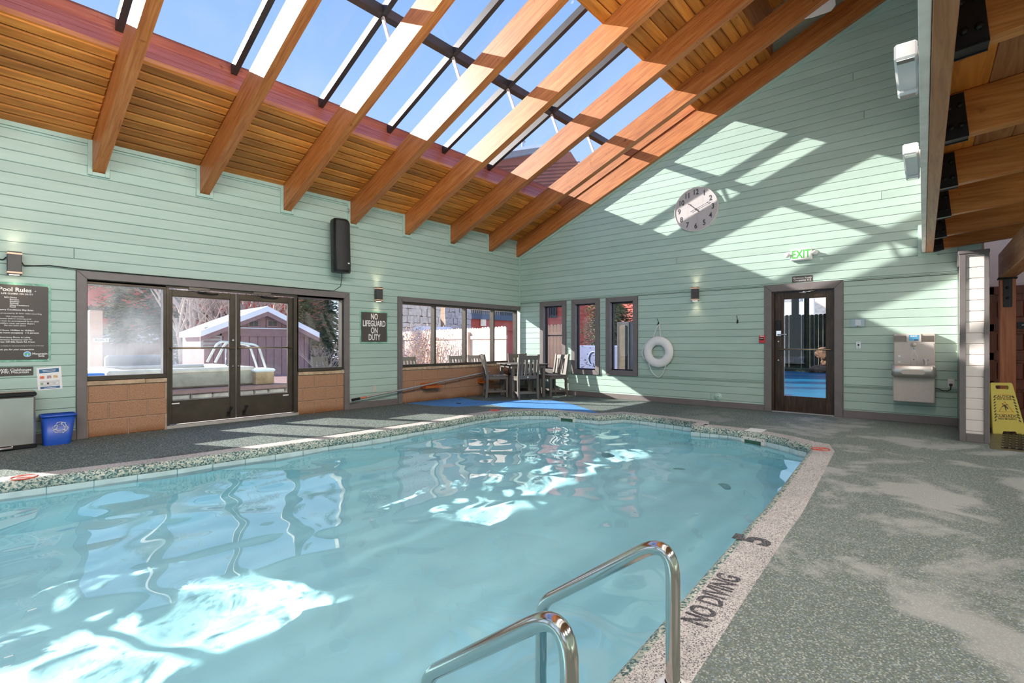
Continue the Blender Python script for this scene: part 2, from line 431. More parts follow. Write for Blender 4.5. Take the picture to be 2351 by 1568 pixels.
mb = MB(); vs = []
for d, z in rings: vs += [(p.x, p.y, z) for p in offset(EDGE, d)]
mb.add(vs, [(k * n + i, k * n + (i + 1) % n, (k + 1) * n + (i + 1) % n, (k + 1) * n + i) for k in range(len(rings) - 1) for i in range(n)], True)
PB(mb, 'coping_edge', M_COPEDGE, False)
mb = MB(); rings = [(0.012, -0.08), (0.012, -0.24), (0.02, -1.2), (-0.15, BOT_Z)]; vs = []
for d, z in rings: vs += [(p.x, p.y, z) for p in offset(EDGE, d)]
mb.add(vs, [(k * n + i, k * n + (i + 1) % n, (k + 1) * n + (i + 1) % n, (k + 1) * n + i) for k in range(len(rings) - 1) for i in range(n)])
basin = PB(mb, 'basin_wall', M_BASIN, False)
bot = poly_hole('basin_floor', offset(EDGE, -0.15), [], BOT_Z, M_BASIN); bot.parent = pool; bot.location = -pool.location
basin.cycles.is_caustics_receiver = True; bot.cycles.is_caustics_receiver = True
# waterline tiles, laid one by one round the part of the rim that faces the room
acc = 0.0; tile_me = None
for i in range(n):
    a, b = EDGE[i], EDGE[(i + 1) % n]; L = (b - a).length
    if L < 0.02: continue
    d = (b - a) / L; k = max(1, round(L / 0.30)); s = L / k
    for j in range(k):
        m = a + d * (s * (j + 0.5))
        if (m.y < 1.15 and m.x < 6.0) or m.x < -1.0: continue
        M = Matrix(((d.x, -d.y, 0, m.x), (d.y, d.x, 0, m.y), (0, 0, 1, -0.165), (0, 0, 0, 1)))
        t = MB().bbox(-s / 2 + 0.003, s / 2 - 0.003, -0.012, 0.004 + 0.0008 * (j % 3), -0.075, 0.075, b=0.002, mat=M); PB(t, 'waterline_tile', M_TILE)
# water: a real rippled surface
import numpy as np
rng = np.random.default_rng(3)
wv = []
for k in range(46):
    lam = math.exp(rng.uniform(math.log(0.20), math.log(1.3))); th = rng.uniform(0, 2 * math.pi); ph = rng.uniform(0, 2 * math.pi)
    wv.append((2 * math.pi / lam * math.cos(th), 2 * math.pi / lam * math.sin(th), ph, 0.0016 * lam ** 1.15))
def wave(x, y): return sum(A * np.sin(kx * x + ky * y + p) for kx, ky, p, A in wv)
ins = [(p.x, p.y) for p in offset(EDGE, 0.004)]
def inside(x, y):
    r = np.zeros(x.shape, bool); m = len(ins)
    for i in range(m):
        (x0, y0), (x1, y1) = ins[i - 1], ins[i]
        if y0 == y1: continue
        c = ((y0 > y) != (y1 > y)) & (x < (x1 - x0) * (y - y0) / (y1 - y0) + x0); r ^= c
    return r
gx = np.arange(-3.0, 7.6, 0.035); gy = np.arange(0.55, 7.7, 0.035)
X, Y = np.meshgrid(gx, gy); Z = WATER_Z + wave(X, Y)
I = inside(X, Y) | ((Y > 3.0) & (X < 6.3)); keep = I.copy()      # extended unseen under the deck so sunlight refracts fully onto the pool floor
for dx in (-1, 0, 1):
    for dy in (-1, 0, 1): keep |= np.roll(np.roll(I, dx, 1), dy, 0)
cellk = keep[:-1, :-1] & keep[1:, :-1] & keep[:-1, 1:] & keep[1:, 1:]
idx = np.arange(X.size).reshape(X.shape)
jj, ii = np.nonzero(cellk)
fac = np.stack([idx[jj, ii], idx[jj, ii + 1], idx[jj + 1, ii + 1], idx[jj + 1, ii]], 1)
used = np.unique(fac); remap = -np.ones(X.size, int); remap[used] = np.arange(len(used))
me = bpy.data.meshes.new('water_surface'); me.from_pydata(np.stack([X.ravel()[used], Y.ravel()[used], Z.ravel()[used]], 1).tolist(), [], remap[fac].tolist())
me.polygons.foreach_set('use_smooth', [True] * len(me.polygons)); me.materials.append(M_WATER)
water = link('water_surface', me, pool); water.location = -pool.location
water.cycles.is_caustics_caster = True

# ------------------------------------------------------------------ left wall (behind the double doors)
HOLES_L = [(1.087, 4.71, -1, 2.03), (5.736, 9.5, -1, 2.047), (-2.3, -0.15, -1, 2.03)]
def wall_panels(name, u0, u1, v0, v1, holes, to3, th, mat, clipf=None):
    mb = MB()
    vcuts = sorted({v0, v1} | {h for q in holes for h in q[2:] if v0 < h < v1})
    for lo, hi in zip(vcuts, vcuts[1:]):
        for (a, b, c, d) in runs(u0, u1, lo, hi, holes):
            P = [(a, c), (b, c), (b, d), (a, d)]
            if clipf: P = clip(P, *clipf)
            if len(P) < 3: continue
            m = len(P); vs = [to3(p[0], p[1], 0) for p in P] + [to3(p[0], p[1], -th) for p in P]
            mb.add(vs, [tuple(range(m)), tuple(range(2 * m - 1, m - 1, -1))] + [(i, m + i, m + (i + 1) % m, (i + 1) % m) for i in range(m)])
    return struct(mb.build(name, mat))
toL = lambda u, v, d: Vector((u, YW - d, v))
toR = lambda u, v, d: Vector((XW - d, u, v))
ROW = 0.1275
HB_L = [(1.13, 4.66, -1, 1.97), (5.78, 9.5, -1, 2.0), (-2.25, -0.2, -1, 1.97)]
toLb = lambda u, v, d: Vector((u, YW + 0.02 - d, v))
wall_left = wall_panels('wall_left', -3.4, 9.6, -0.1, 3.75, HB_L, toLb, 0.16, M_SIDE)
for k in range(0, 29):
    z0, z1 = k * ROW, min((k + 1) * ROW, 3.575)
    if z1 - z0 < 0.02: continue
    for (a, b, c, d) in runs(-3.3, XW, z0, z1, HOLES_L):
        cut = [a, b]
        if b - a > 4 and k % 4 == 1:
            cut = [a, random.uniform(a + 0.8, b - 0.8), b]
        for p, q in zip(cut, cut[1:]):
            plank('siding_board', M_SIDE, wall_left, [(p, c), (q, c), (q, d), (p, d)], lambda u, v, dd: Vector((u, YW + 0.018 - dd, v)))
SL = 0.42                                  # roof pitch
def roofz(y, z0): return z0 + SL * (YW - y)
RX = [1.235 + 1.163 * k for k in range(-3, 7)]   # left faces of the rafters
RW = 0.122
# teal frieze and U-shaped collars round the rafter feet
xs = [-3.3] + [v for x in RX if x > -3 for v in (x - 0.045, x + RW + 0.045)] + [XW]
for a, b in zip(xs[::2], xs[1::2]):
    box('frieze_board', M_TEALTRIM, wall_left, a, b, YW - 0.03, YW + 0.02, 3.575, 3.635, b=0.004)
    box('frieze_moulding', M_TEALTRIM, wall_left, a, b, YW - 0.016, YW + 0.02, 3.548, 3.574, b=0.004)
for x in RX:
    box('collar_board', M_TEALTRIM, wall_left, x - 0.045, x, YW - 0.03, YW + 0.02, 3.205, 3.635, b=0.003)
    box('collar_board', M_TEALTRIM, wall_left, x + RW, x + RW + 0.045, YW - 0.03, YW + 0.02, 3.205, 3.635, b=0.003)
    box('collar_board', M_TEALTRIM, wall_left, x, x + RW, YW - 0.03, YW + 0.02, 3.205, 3.248, b=0.003)
box('corner_board', M_TEALTRIM, wall_left, XW - 0.025, XW - 0.002, YW - 0.022, YW + 0.0, 2.06, 3.57, b=0.003)
base_l = struct(box('baseboard_left', M_GREY, None, 4.71, 5.736, YW - 0.022, YW + 0.0, 0.0, 0.115, b=0.004))
base_l2 = struct(box('baseboard_left', M_GREY, None, -0.15, 1.087, YW - 0.022, YW + 0.0, 0.0, 0.115, b=0.004))

# split-face block under the windows
def block_mat():
    t = NT('tan_block'); p = t.coords('pos'); v = t.noise(p, 120, 3, 0.7); big = t.noise(p, 3, 4); sx = t.n('SeparateXYZ'); t.l(p, sx.inputs[0])
    c = t.ramp(v, [(0.30, (0.14, 0.065, 0.035)), (0.42, (0.36, 0.195, 0.115)), (0.62, (0.47, 0.27, 0.165)), (0.8, (0.56, 0.37, 0.25))])
    rust = t.math('MULTIPLY', t.ramp(t.math('ADD', sx.outputs[2], t.math('MULTIPLY', big, 0.12)), [(0.07, (0.75,) * 3), (0.17, (0,) * 3)]), 1.0)
    c = t.mix(rust, c, (0.20, 0.075, 0.022)); t.bsdf(c, 0.9, bump=v, bs=0.5, bd=0.006, spec=0.2); return t.m
M_BLOCK = block_mat()
M_MORTAR = plain('mortar', (0.42, 0.30, 0.21), 0.9, var=0.12)
M_CAP = plain('stone_sill', (0.50, 0.36, 0.23), 0.85, var=0.25, scale=14)
def blocks(x0, x1, ztop, first):
    box('mortar_bed', M_MORTAR, wall_left, x0, x1, YW + 0.012, YW + 0.16, 0.0, ztop - 0.055)
    rows = 3; hh = (ztop - 0.06) / rows
    for r in range(rows):
        x = x0 - (first if r % 2 == 0 else (first + 0.2) % 0.4)
        while x < x1:
            a, b = max(x, x0), min(x + 0.4, x1)
            if b - a > 0.03:
                box('block', M_BLOCK, wall_left, a + 0.005, b - 0.005, YW + 0.0, YW + 0.15, r * hh + 0.005, (r + 1) * hh - 0.005, b=0.006)
            x += 0.4
    x = x0
    while x < x1 - 0.01:
        b = min(x + 0.62, x1); box('sill_stone', M_CAP, wall_left, x + 0.002, b - 0.002, YW - 0.015, YW + 0.15, ztop - 0.052, ztop, b=0.006); x = b
blocks(1.155, onY(380, 789, YW + 0.075).x, 0.690, 0.36); blocks(onY(680, 789, YW + 0.075).x, 4.62, 0.690, 0.13); blocks(5.80, XW, 0.690, 0.28); blocks(-2.22, -0.2, 0.69, 0.1)

# windows and doors of the left wall
YG = YW + 0.075
def gx_(px): return onY(px, 789, YG).x
def casing(par, x0, x1, z0, z1, wd, to3, bottom=True, right=True, top=True, mat=None):
    mat = mat or M_GREY
    T = dict(th=0.042, ch=0.004, g=0.0005)
    zb = z0 + wd if bottom else z0
    if top: plank('casing_board', mat, par, [(x0, z1), (x0 + wd, z1 - wd), (x1 - (wd if right else 0), z1 - wd), (x1, z1)], to3, **T)
    plank('casing_board', mat, par, [(x0, z0), (x0 + wd, zb), (x0 + wd, z1 - wd), (x0, z1)], to3, **T)
    if right: plank('casing_board', mat, par, [(x1, z0), (x1, z1), (x1 - wd, z1 - wd), (x1 - wd, zb)], to3, **T)
    if bottom: plank('casing_board', mat, par, [(x0, z0), (x1, z0), (x1 - wd, zb), (x0 + wd, zb)], to3, **T)
def fix_window(name, xs, z0, z1, pane_y=YG, wd=0.05, dep=0.06):
    w_ = struct(empty(name, (xs[0], YW, 0)))
    def bx(nm, m, *d, b=0.003): o = box(nm, m, w_, *d, b=b); o.location = -w_.location; return o
    bx('frame_rail', M_BRONZE, xs[0], xs[-1], pane_y - dep, pane_y + dep, z1 - 0.02, z1 + 0.03)
    bx('frame_rail', M_BRONZE, xs[0], xs[-1], pane_y - dep, pane_y + dep, z0, z0 + 0.055)
    for i, x in enumerate(xs):
        a, b = (x, x + 0.025) if i == 0 else ((x - 0.035, x) if i == len(xs) - 1 else (x - 0.022, x + 0.022))
        bx('mullion', M_BRONZE, a, b, pane_y - dep, pane_y + dep, z0 + 0.055, z1 - 0.02)
    for a, b in zip(xs, xs[1:]):
        bx('glass_pane', M_GLASS, a + 0.02, b - 0.02, pane_y - 0.003, pane_y + 0.003, z0 + 0.05, z1 - 0.015, b=0)
    return w_
w1 = fix_window('window_1', [1.17, gx_(379)], 0.695, 1.90)
w2 = fix_window('window_2', [gx_(678), 4.62], 0.695, 1.915)
w3 = fix_window('window_3', [5.80, gx_(995), gx_(1066), gx_(1130), 9.25], 0.69, 1.93)
w0 = fix_window('window_4', [-2.2, -1.2, -0.22], 0.695, 1.90)
def cas(w_, *a, **k):
    before = set(bpy.data.objects); casing(w_, *a, **k)
    for o in set(bpy.data.objects) - before: o.location = -w_.location
toC = lambda u, v, d: Vector((u, YW + 0.012 - d, v))
tr = struct(empty('trim_1', (1.087, YW, 0))); cas(tr, 1.087, 4.71, 0.0, 2.032, 0.098, toC, bottom=False)
tr = struct(empty('trim_2', (5.736, YW, 0))); cas(tr, 5.736, XW, 0.0, 2.05, 0.095, toC, bottom=False, right=False)
tr = struct(empty('trim_3', (-2.3, YW, 0))); cas(tr, -2.3, -0.15, 0.0, 2.03, 0.098, toC, bottom=False)
fr = struct(box('trim_4', M_BRONZE, None, 1.17, 4.62, YG - 0.06, YG + 0.06, 1.905, 1.965, b=0.003))
def door_leaf(name, x0, x1, hinge, gl, gr, gt, gb, z0, z1):
    d = struct(empty(name, (x0, YG, 0)))
    def bx(nm, m, *q, b=0.003, par=None): o = box(nm, m, par or d, *q, b=b); o.location = -d.location if par is None else (0, 0, 0); return o
    y0, y1 = YG - 0.022, YG + 0.022
    bx('stile', M_BRONZE, x0, gl, y0, y1, z0, z1); bx('stile', M_BRONZE, gr, x1, y0, y1, z0, z1)
    bx('top_rail', M_BRONZE, gl, gr, y0, y1, gt, z1); bx('kick_rail', M_BRONZE, gl, gr, y0, y1, z0, gb)
    bx('glass_pane', M_GLASS, gl - 0.004, gr + 0.004, YG - 0.003, YG + 0.003, gb - 0.004, gt + 0.004, b=0)
    for nm, q in (('glazing_bead', (gl, gl + 0.01, gb, gt)), ('glazing_bead', (gr - 0.01, gr, gb, gt)), ('glazing_bead', (gl, gr, gb, gb + 0.01)), ('glazing_bead', (gl, gr, gt - 0.01, gt))):
        bx(nm, M_BRONZE, q[0], q[1], y0 + 0.006, y1 - 0.006, q[2], q[3], b=0)
    zb = 1.09
    def mt(mb, nm, m): o = mb.build(nm, m, d); o.location = -d.location; return o
    mt(MB().tube([(x0 + 0.02, y0 - 0.0, zb), (x0 + 0.02, y0 - 0.05, zb), (x1 - 0.03, y0 - 0.05, zb), (x1 - 0.03, y0, zb)], 0.0125, 10), 'push_bar', M_BRASS)
    gx = gr - 0.04 if hinge == 'L' else gl + 0.04
    s = -1 if hinge == 'L' else 1
    gxx = gr - 0.02 if hinge == 'L' else gl + 0.02
    mt(MB().tube([(gxx, y1, 1.08), (gxx, y1 + 0.06, 1.08), (gxx + s * 0.0, y1 + 0.06, 0.83), (gxx, y1, 0.83)], 0.012, 10), 'pull_handle', M_CHROME)
    lx = (gr + x1) / 2 if hinge == 'L' else (x0 + gl) / 2
    mt(MB().lathe([(0.001, 0.0), (0.017, 0.0), (0.017, -0.012), (0.012, -0.018), (0.001, -0.018)], (lx, y0, 1.20), 14, 'Y'), 'lock_cylinder', M_CHROME) if hinge == 'L' else None
    mt(MB().lathe([(0.001, 0.0), (0.011, 0.0), (0.011, -0.01), (0.001, -0.012)], (lx, y0, 0.82), 12, 'Y'), 'lock_cylinder', M_CHROME)
    hx = (x1 - 0.10) if hinge == 'L' else (x0 + 0.10)
    h = MB(); h.bbox(hx - 0.02, hx + 0.02, y0 - 0.012, y0, z0 + 0.03, z0 + 0.10, b=0.002); h.tube([(hx, y0 - 0.012, z0 + 0.08), (hx, y0 - 0.03, z0 + 0.085), (hx + 0.03, y0 - 0.035, z0 + 0.15)], 0.008, 8); h.lathe([(0.001, 0), (0.016, 0), (0.016, -0.02), (0.001, -0.022)], (hx + 0.03, y0 - 0.02, z0 + 0.16), 12, 'Y')
    mt(h, 'door_holder', M_BLACK)
    cx = (x0 + x1) / 2
    c = MB(); c.bbox(cx - 0.20, cx + 0.06, y0 - 0.06, y0 - 0.005, z1 + 0.005, z1 + 0.05, b=0.004); mt(c, 'door_closer', plain_cache('closer_bronze', (0.16, 0.135, 0.11), 0.4, 0.5))
    mt(MB().tube([(cx - 0.07, y0 - 0.03, z1), (cx - 0.07, y0 - 0.03, z1 - 0.02), (cx + 0.12, y0 - 0.04, z1 - 0.03), (cx + 0.18, y0 - 0.01, z1 - 0.022)], 0.008, 8), 'closer_arm', M_BLACK)
    bx('white_tag', M_WHITE, (gl + 0.0 if hinge == 'L' else gr - 0.09), (gl + 0.09 if hinge == 'L' else gr + 0.0), y0 - 0.002, y0, gb - 0.035, gb - 0.018, b=0)
    return d
_pc = {}
def plain_cache(name, *a, **k):
    if name not in _pc: _pc[name] = plain(name, *a, **k)
    return _pc[name]
M_BRASS = plain('dull_brass', (0.33, 0.25, 0.15), 0.3, 0.9, var=0.08)
M_CHROME = plain('chrome', (0.75, 0.74, 0.72), 0.18, 1.0, var=0.04)
M_WHITE = plain('white_plastic', (0.78, 0.77, 0.75), 0.4, var=0.03)
za = onY(400, 671, YG).z; zb_ = onY(400, 928, YG).z
door1 = door_leaf('door_1', gx_(386), gx_(540), 'L', gx_(393.5), gx_(527), 1.80, 0.36, 0.055, 1.885)
door2 = door_leaf('door_2', gx_(542), gx_(670), 'R', gx_(549.5), gx_(661), 1.80, 0.36, 0.055, 1.885)
struct(box('trim_5', M_BRONZE, None, gx_(379), gx_(385.5), YG - 0.06, YG + 0.06, 0.0, 1.905, b=0.003))
struct(box('trim_6', M_BRONZE, None, gx_(671), gx_(681), YG - 0.06, YG + 0.06, 0.0, 1.905, b=0.003))
struct(box('trim_7', M_CONC, None, gx_(379), gx_(681), YW - 0.01, YG + 0.08, 0.0, 0.045, b=0.006))

# ------------------------------------------------------------------ right wall (the gable)
HOLES_R = [(6.515, 7.253, 0.465, 2.118), (5.647, 6.362, 0.478, 2.125), (4.755, 5.484, 0.490, 2.120), (1.255, 2.389, -1, 2.143)]
HB_R = [(a + 0.06, b - 0.06, c + 0.06, d - 0.06) for a, b, c, d in HOLES_R]
YE = 2.31                                   # the upper ceiling stops here and the roof steps up
mbw = wall_panels('wall_right', -0.33, 8.05, -0.1, 8.2, HB_R, lambda u, v, d: Vector((XW + 0.02 - d, u, v)), 0.16, M_SIDE, (SL, 1, 3.80 + SL * YW))
toRb = lambda u, v, d: Vector((XW + 0.018 - d, u, v))
for k in range(0, 62):
    z0, z1 = k * ROW, (k + 1) * ROW
    low = z1 < roofz(YE, 3.64)
    for (a, b, c, d) in runs(-0.09, YW if low else YE, z0, z1, HOLES_R):
        cut = [a, b]
        if b - a > 3 and k % 5 == 1: cut = [a, random.uniform(a + 0.6, b - 0.6), b]
        for p, q in zip(cut, cut[1:]):
            P = clip([(p, c), (q, c), (q, d), (p, d)], SL, 1, (3.62 if low else 4.45) + SL * YW)
            if len(P) >= 3: plank('siding_board', M_SIDE, mbw, P[::-1] if False else [(u, v) for u, v in P], toRb)
def sloped(name, mat, par, x0, x1, y0, y1, zlo, zhi, b=0.0):
    """bar parallel to the roof pitch: y1 > y0, z offsets measured from the roof datum"""
    vs = [(x, y, roofz(y, z)) for z in (zlo, zhi) for y in (y0, y1) for x in (x0, x1)]
    return MB().add(vs, [(0, 2, 3, 1), (4, 5, 7, 6), (0, 1, 5, 4), (2, 6, 7, 3), (0, 4, 6, 2), (1, 3, 7, 5)]).build(name, mat, par, fix=False)
sloped('rake_board', M_TEALTRIM, mbw, XW - 0.03, XW, 0.3, YW, 3.20, 3.25)
base_r = struct(box('baseboard_right', M_GREY, None, XW - 0.022, XW, 2.389, 7.87, 0.0, 0.105, b=0.004))
base_r2 = struct(box('baseboard_right', M_GREY, None, XW - 0.022, XW, -0.09, 1.255, 0.0, 0.115, b=0.004))
XG = XW + 0.10
for i, (a, b, c, d) in enumerate(HOLES_R[:3]):
    wn = struct(empty('window_%d' % (5 + i), (XW, a, c)))
    cas(wn, a, b, c, d, 0.10, lambda u, v, dd: Vector((XW + 0.012 - dd, u, v)))
    def bx(nm, m, *q, b=0.002): o = box(nm, m, wn, *q, b=b); o.location = -wn.location
    for nm, q in (('reveal_board', (a + 0.09, a + 0.103, c + 0.1, d - 0.1)), ('reveal_board', (b - 0.103, b - 0.09, c + 0.1, d - 0.1)), ('reveal_board', (a + 0.1, b - 0.1, c + 0.09, c + 0.103)), ('reveal_board', (a + 0.1, b - 0.1, d - 0.103, d - 0.09))):
        bx(nm, M_GREY, XW - 0.02, XG - 0.02, *q)
    for nm, q in (('sash', (a + 0.10, a + 0.125, c + 0.1, d - 0.1)), ('sash', (b - 0.125, b - 0.10, c + 0.1, d - 0.1)), ('sash', (a + 0.1, b - 0.1, c + 0.1, c + 0.125)), ('sash', (a + 0.1, b - 0.1, d - 0.125, d - 0.10))):
        bx(nm, M_BLACK, XG - 0.03, XG + 0.03, *q)
    bx('glass_pane', M_GLASS, XG - 0.003, XG + 0.003, a + 0.12, b - 0.12, c + 0.12, d - 0.12, b=0)
# door in the gable
dr = struct(empty('door_3', (XW, 1.255, 0)))
cas(dr, 1.255, 2.389, 0.0, 2.143, 0.115, lambda u, v, dd: Vector((XW + 0.012 - dd, u, v)), bottom=False)
M_DARKWOOD = wood('dark_stained_wood', [(0.3, (0.012, 0.006, 0.003)), (0.55, (0.045, 0.022, 0.010)), (0.75, (0.14, 0.075, 0.032))], (30, 30, 2.0), knots=False, rough=0.35, var=0.05)
def dbx(nm, m, *q, b=0.003): o = box(nm, m, dr, *q, b=b); o.location = -dr.location; return o
def dmt(mb, nm, m, par=None): o = mb.build(nm, m, dr); o.location = -dr.location; return o
XD = XW + 0.055
dbx('jamb', M_DARKWOOD, XW - 0.02, XW + 0.12, 2.235, 2.28, 0.0, 2.04); dbx('jamb', M_DARKWOOD, XW - 0.02, XW + 0.12, 1.36, 1.385, 0.0, 2.04)
dbx('head', M_DARKWOOD, XW - 0.02, XW + 0.12, 1.36, 2.28, 2.015, 2.045)
yl, yr = onX(1775, 789, XD).y + 0.0, onX(1919, 789, XD).y
ya, yb = onX(1800.5, 789, XD).y, onX(1896.5, 789, XD).y
zt, zb = onX(1850, 685, XD).z, onX(1850, 911, XD).z
yl = 2.235; yr = 1.387
dbx('stile', M_DARKWOOD, XD - 0.022, XD + 0.022, ya, yl, 0.02, 2.01); dbx('stile', M_DARKWOOD, XD - 0.022, XD + 0.022, yr, yb, 0.02, 2.01)
dbx('top_rail', M_DARKWOOD, XD - 0.022, XD + 0.022, yb, ya, zt, 2.01); dbx('bottom_rail', M_DARKWOOD, XD - 0.022, XD + 0.022, yb, ya, 0.02, zb)
dbx('glass_pane', M_GLASS, XD - 0.003, XD + 0.003, yb - 0.004, ya + 0.004, zb - 0.004, zt + 0.004, b=0)
dbx('threshold', plain('aluminium', (0.55, 0.54, 0.52), 0.35, 0.9), XW - 0.03, XW + 0.12, 1.37, 2.27, 0.0, 0.02)
dmt(MB().tube([(XD - 0.02, yl - 0.05, 1.055), (XD - 0.06, yl - 0.05, 1.055), (XD - 0.06, yr + 0.03, 1.055), (XD - 0.02, yr + 0.03, 1.055)], 0.012, 10), 'push_bar', M_BRASS)
yk = onX(1788, 789, XD).y
dbx('keypad', M_BLACK, XD - 0.055, XD - 0.022, yk - 0.04, yk + 0.03, onX(1788, 758, XD).z, onX(1788, 736, XD).z, b=0.006)
dbx('lever_plate', M_CHROME, XD - 0.05, XD - 0.022, yk - 0.045, yk + 0.032, onX(1788, 772, XD).z, onX(1788, 759, XD).z, b=0.005)
dmt(MB().tube([(XD - 0.05, yk, 1.30), (XD - 0.08, yk, 1.30), (XD - 0.085, yk - 0.13, 1.30)], 0.011, 10), 'lever', M_CHROME)
for zz in (1.185, 0.87): dmt(MB().lathe([(0.001, -0.02), (0.016, -0.02), (0.018, 0), (0.001, 0)], (XD - 0.022, yk, zz), 14, 'X'), 'lock_cylinder', M_CHROME)
dmt(MB().tube([(XD - 0.03, 1.78, 1.99), (XD - 0.10, 1.85, 1.99), (XD - 0.05, 1.72, 2.0), (XD - 0.04, 1.60, 2.03)], 0.009, 8), 'closer_arm', M_CHROME)

# ------------------------------------------------------------------ ceiling: pine boards, rafters, skylight, roof step
ceil = struct(empty('ceiling', (0, YW, 3.64)))
def C_(o): o.location = -ceil.location; return o
YS0, YS1 = 6.55, 3.52                         # skylight from the lower curb to the upper curb
for x in RX:
    C_(sloped('rafter', M_RAFT, ceil, x, x + RW, -0.6 if x > 1.3 else 0.3, YW + 0.02, 3.25, 3.638))
C_(sloped('rafter', M_RAFT, ceil, XW - 0.12, XW, 0.3, YW + 0.0, 3.25, 3.638))
edges = sorted([(x, x + RW) for x in RX] + [(XW - 0.12, XW)])
bays = [(a[1], b[0]) for a, b in zip(edges, edges[1:])]
def boards(y0, y1, nb, z0):
    for (xa, xb) in bays:
        for i in range(nb):
            ya_, yb_ = y0 + (y1 - y0) * i / nb, y0 + (y1 - y0) * (i + 1) / nb
            cs = math.cos(math.atan(SL)); sn = math.sin(math.atan(SL))
            P = [(xa - 0.004, ya_), (xb + 0.004, ya_), (xb + 0.004, yb_), (xa - 0.004, yb_)]
            C_(plank('ceiling_board', M_CEIL, ceil, P, lambda u, v, d: Vector((u, v + SL * -d * 0.9, roofz(v, z0) - d * 0.92)), th=0.024, ch=0.015, g=0.004))
boards(YS0, YW - 0.0, 11, 3.64); boards(YE, YS1, 9, 3.64)
M_TAR = plain('roof_felt', (0.05, 0.035, 0.025), 0.9)
C_(sloped('roof_deck', M_TAR, ceil, -3.6, XW + 0.4, 6.98, YW + 0.6, 3.642, 3.86))
C_(sloped('roof_deck', M_TAR, ceil, -3.6, XW + 0.4, YS0 + 0.005, 6.98, 3.642, 3.648))
C_(sloped('roof_deck', M_TAR, ceil, -3.6, XW + 0.4, YE - 0.02, YS1 - 0.02, 3.645, 3.86))
C_(sloped('roof_deck', M_CEIL, ceil, -3.6, XW + 0.4, -0.4, YE + 0.25, 4.45, 4.6))
C_(box('riser', M_BEAM, ceil, -3.4, XW, YE - 0.05, YE - 0.02, roofz(YE, 3.62), roofz(YE, 4.47)))
C_(box('riser_trim', M_CEIL, ceil, -3.4, XW, YE - 0.06, YE - 0.0, roofz(YE, 3.60), roofz(YE, 3.66)))
# steel gusset plate on the second rafter
pg = [onX(1838, 34, 8.19), onX(1885, 0, 8.19), onX(1912, -30, 8.19), onX(1915, 0, 8.19), onX(1905, 14, 8.19), onX(1860, 30, 8.19)]
C_(MB().prism(pg, (0.128, 0, 0), (0.136, 0, 0)).build('gusset_plate', M_WHITE, ceil))

sky = struct(empty('window_8', (0, YS0, 4.2)))
def S_(o): o.location = -sky.location; return o
def lean(y, z0, k): return Vector((0, y + 0.29 * k, roofz(YS0, z0) + 0.372 * k))
ZC = roofz(YS0, 3.64)
# lower curb: three courses leaning outward between the rafters' top and the glass
for i, (k0, k1, mt_) in enumerate(((-0.02, 0.20, M_CEIL), (0.20, 0.47, M_CURB), (0.47, 0.74, M_CURB), (0.74, 1.10, M_CURB))):
    def P3(k, o): return (YS0 + 0.29 * k + o * 0.79, ZC + 0.372 * k - o * 0.61)
    a, b, c, d = P3(k0 + 0.01, 0), P3(k1 - 0.01, 0), P3(k1, 0.03), P3(k0, 0.03)
    off = 0.012 * (i == 0)
    S_(MB().prism([(0, a[0] - off, a[1]), (0, b[0] - off, b[1]), (0, c[0], c[1]), (0, d[0], d[1])], (-3.4, 0, 0), (XW - 0.12, 0, 0)).build('curb_board', mt_, sky))
# upper curb
ZU = roofz(YS1, 3.62)
for z0, z1, mt_ in ((ZU, ZU + 0.12, M_CEIL), (ZU + 0.12, ZU + 0.56, M_CURB)):
    S_(box('curb_board', mt_, sky, -3.4, XW - 0.12, YS1 - 0.03, YS1, z0, z1))
# side curb on the gable: boards running with the pitch
for a, b in ((3.645, 3.80), (3.805, 3.96), (3.965, 4.13)):
    S_(sloped('side_curb_board', M_RAFT, sky, XW - 0.14, XW - 0.02, YS1, YS0 + 0.25, a, b))
BX = [x + RW / 2 for x in RX] + [XW - 0.06]
S_(box('curb_cap', M_CURB, sky, -3.4, XW - 0.1, 6.83, 6.96, ZC + 0.36, ZC + 0.49))
ZB0, ZB1 = 4.10, 4.215
YT, YB = YS1 - 0.03, 6.86
for x in BX[:-1]:
    S_(sloped('glazing_bar', M_STEELBAR, sky, x - 0.034, x + 0.034, YT, YB, ZB0, ZB1))
YP = 5.29
S_(MB().add([(x, y, roofz(y, z)) for z in (ZB0, ZB1) for y in (YP - 0.035, YP + 0.035) for x in (-3.4, XW - 0.1)], [(0, 2, 3, 1), (4, 5, 7, 6), (0, 1, 5, 4), (2, 6, 7, 3), (0, 4, 6, 2), (1, 3, 7, 5)]).build('purlin', M_STEELBAR, sky))
for x in BX[:-1]:
    p0 = Vector((x, YP, roofz(YP, ZB0))); p1 = Vector((x, YP - 0.16, roofz(YP, ZB0) - 0.41))
    S_(MB().box(-0.02, 0.02, -0.012, 0.012, 0, (p1 - p0).length, mat=Matrix.Translation(p0) @ (p1 - p0).to_track_quat('Z', 'X').to_matrix().to_4x4()).build('bracket', plain_cache('bracket_white', (0.62, 0.60, 0.58), 0.5), sky))
for xa, xb in zip(BX, BX[1:]):
    for ya_, yb_ in ((YT, YP), (YP, YB)):
        vs = [(xa, ya_, roofz(ya_, 4.225)), (xb, ya_, roofz(ya_, 4.225)), (xb, yb_, roofz(yb_, 4.225)), (xa, yb_, roofz(yb_, 4.225))]
        S_(MB().add(vs, [(0, 1, 2, 3)]).build('glass_pane', M_SKYGLASS, sky, fix=False))

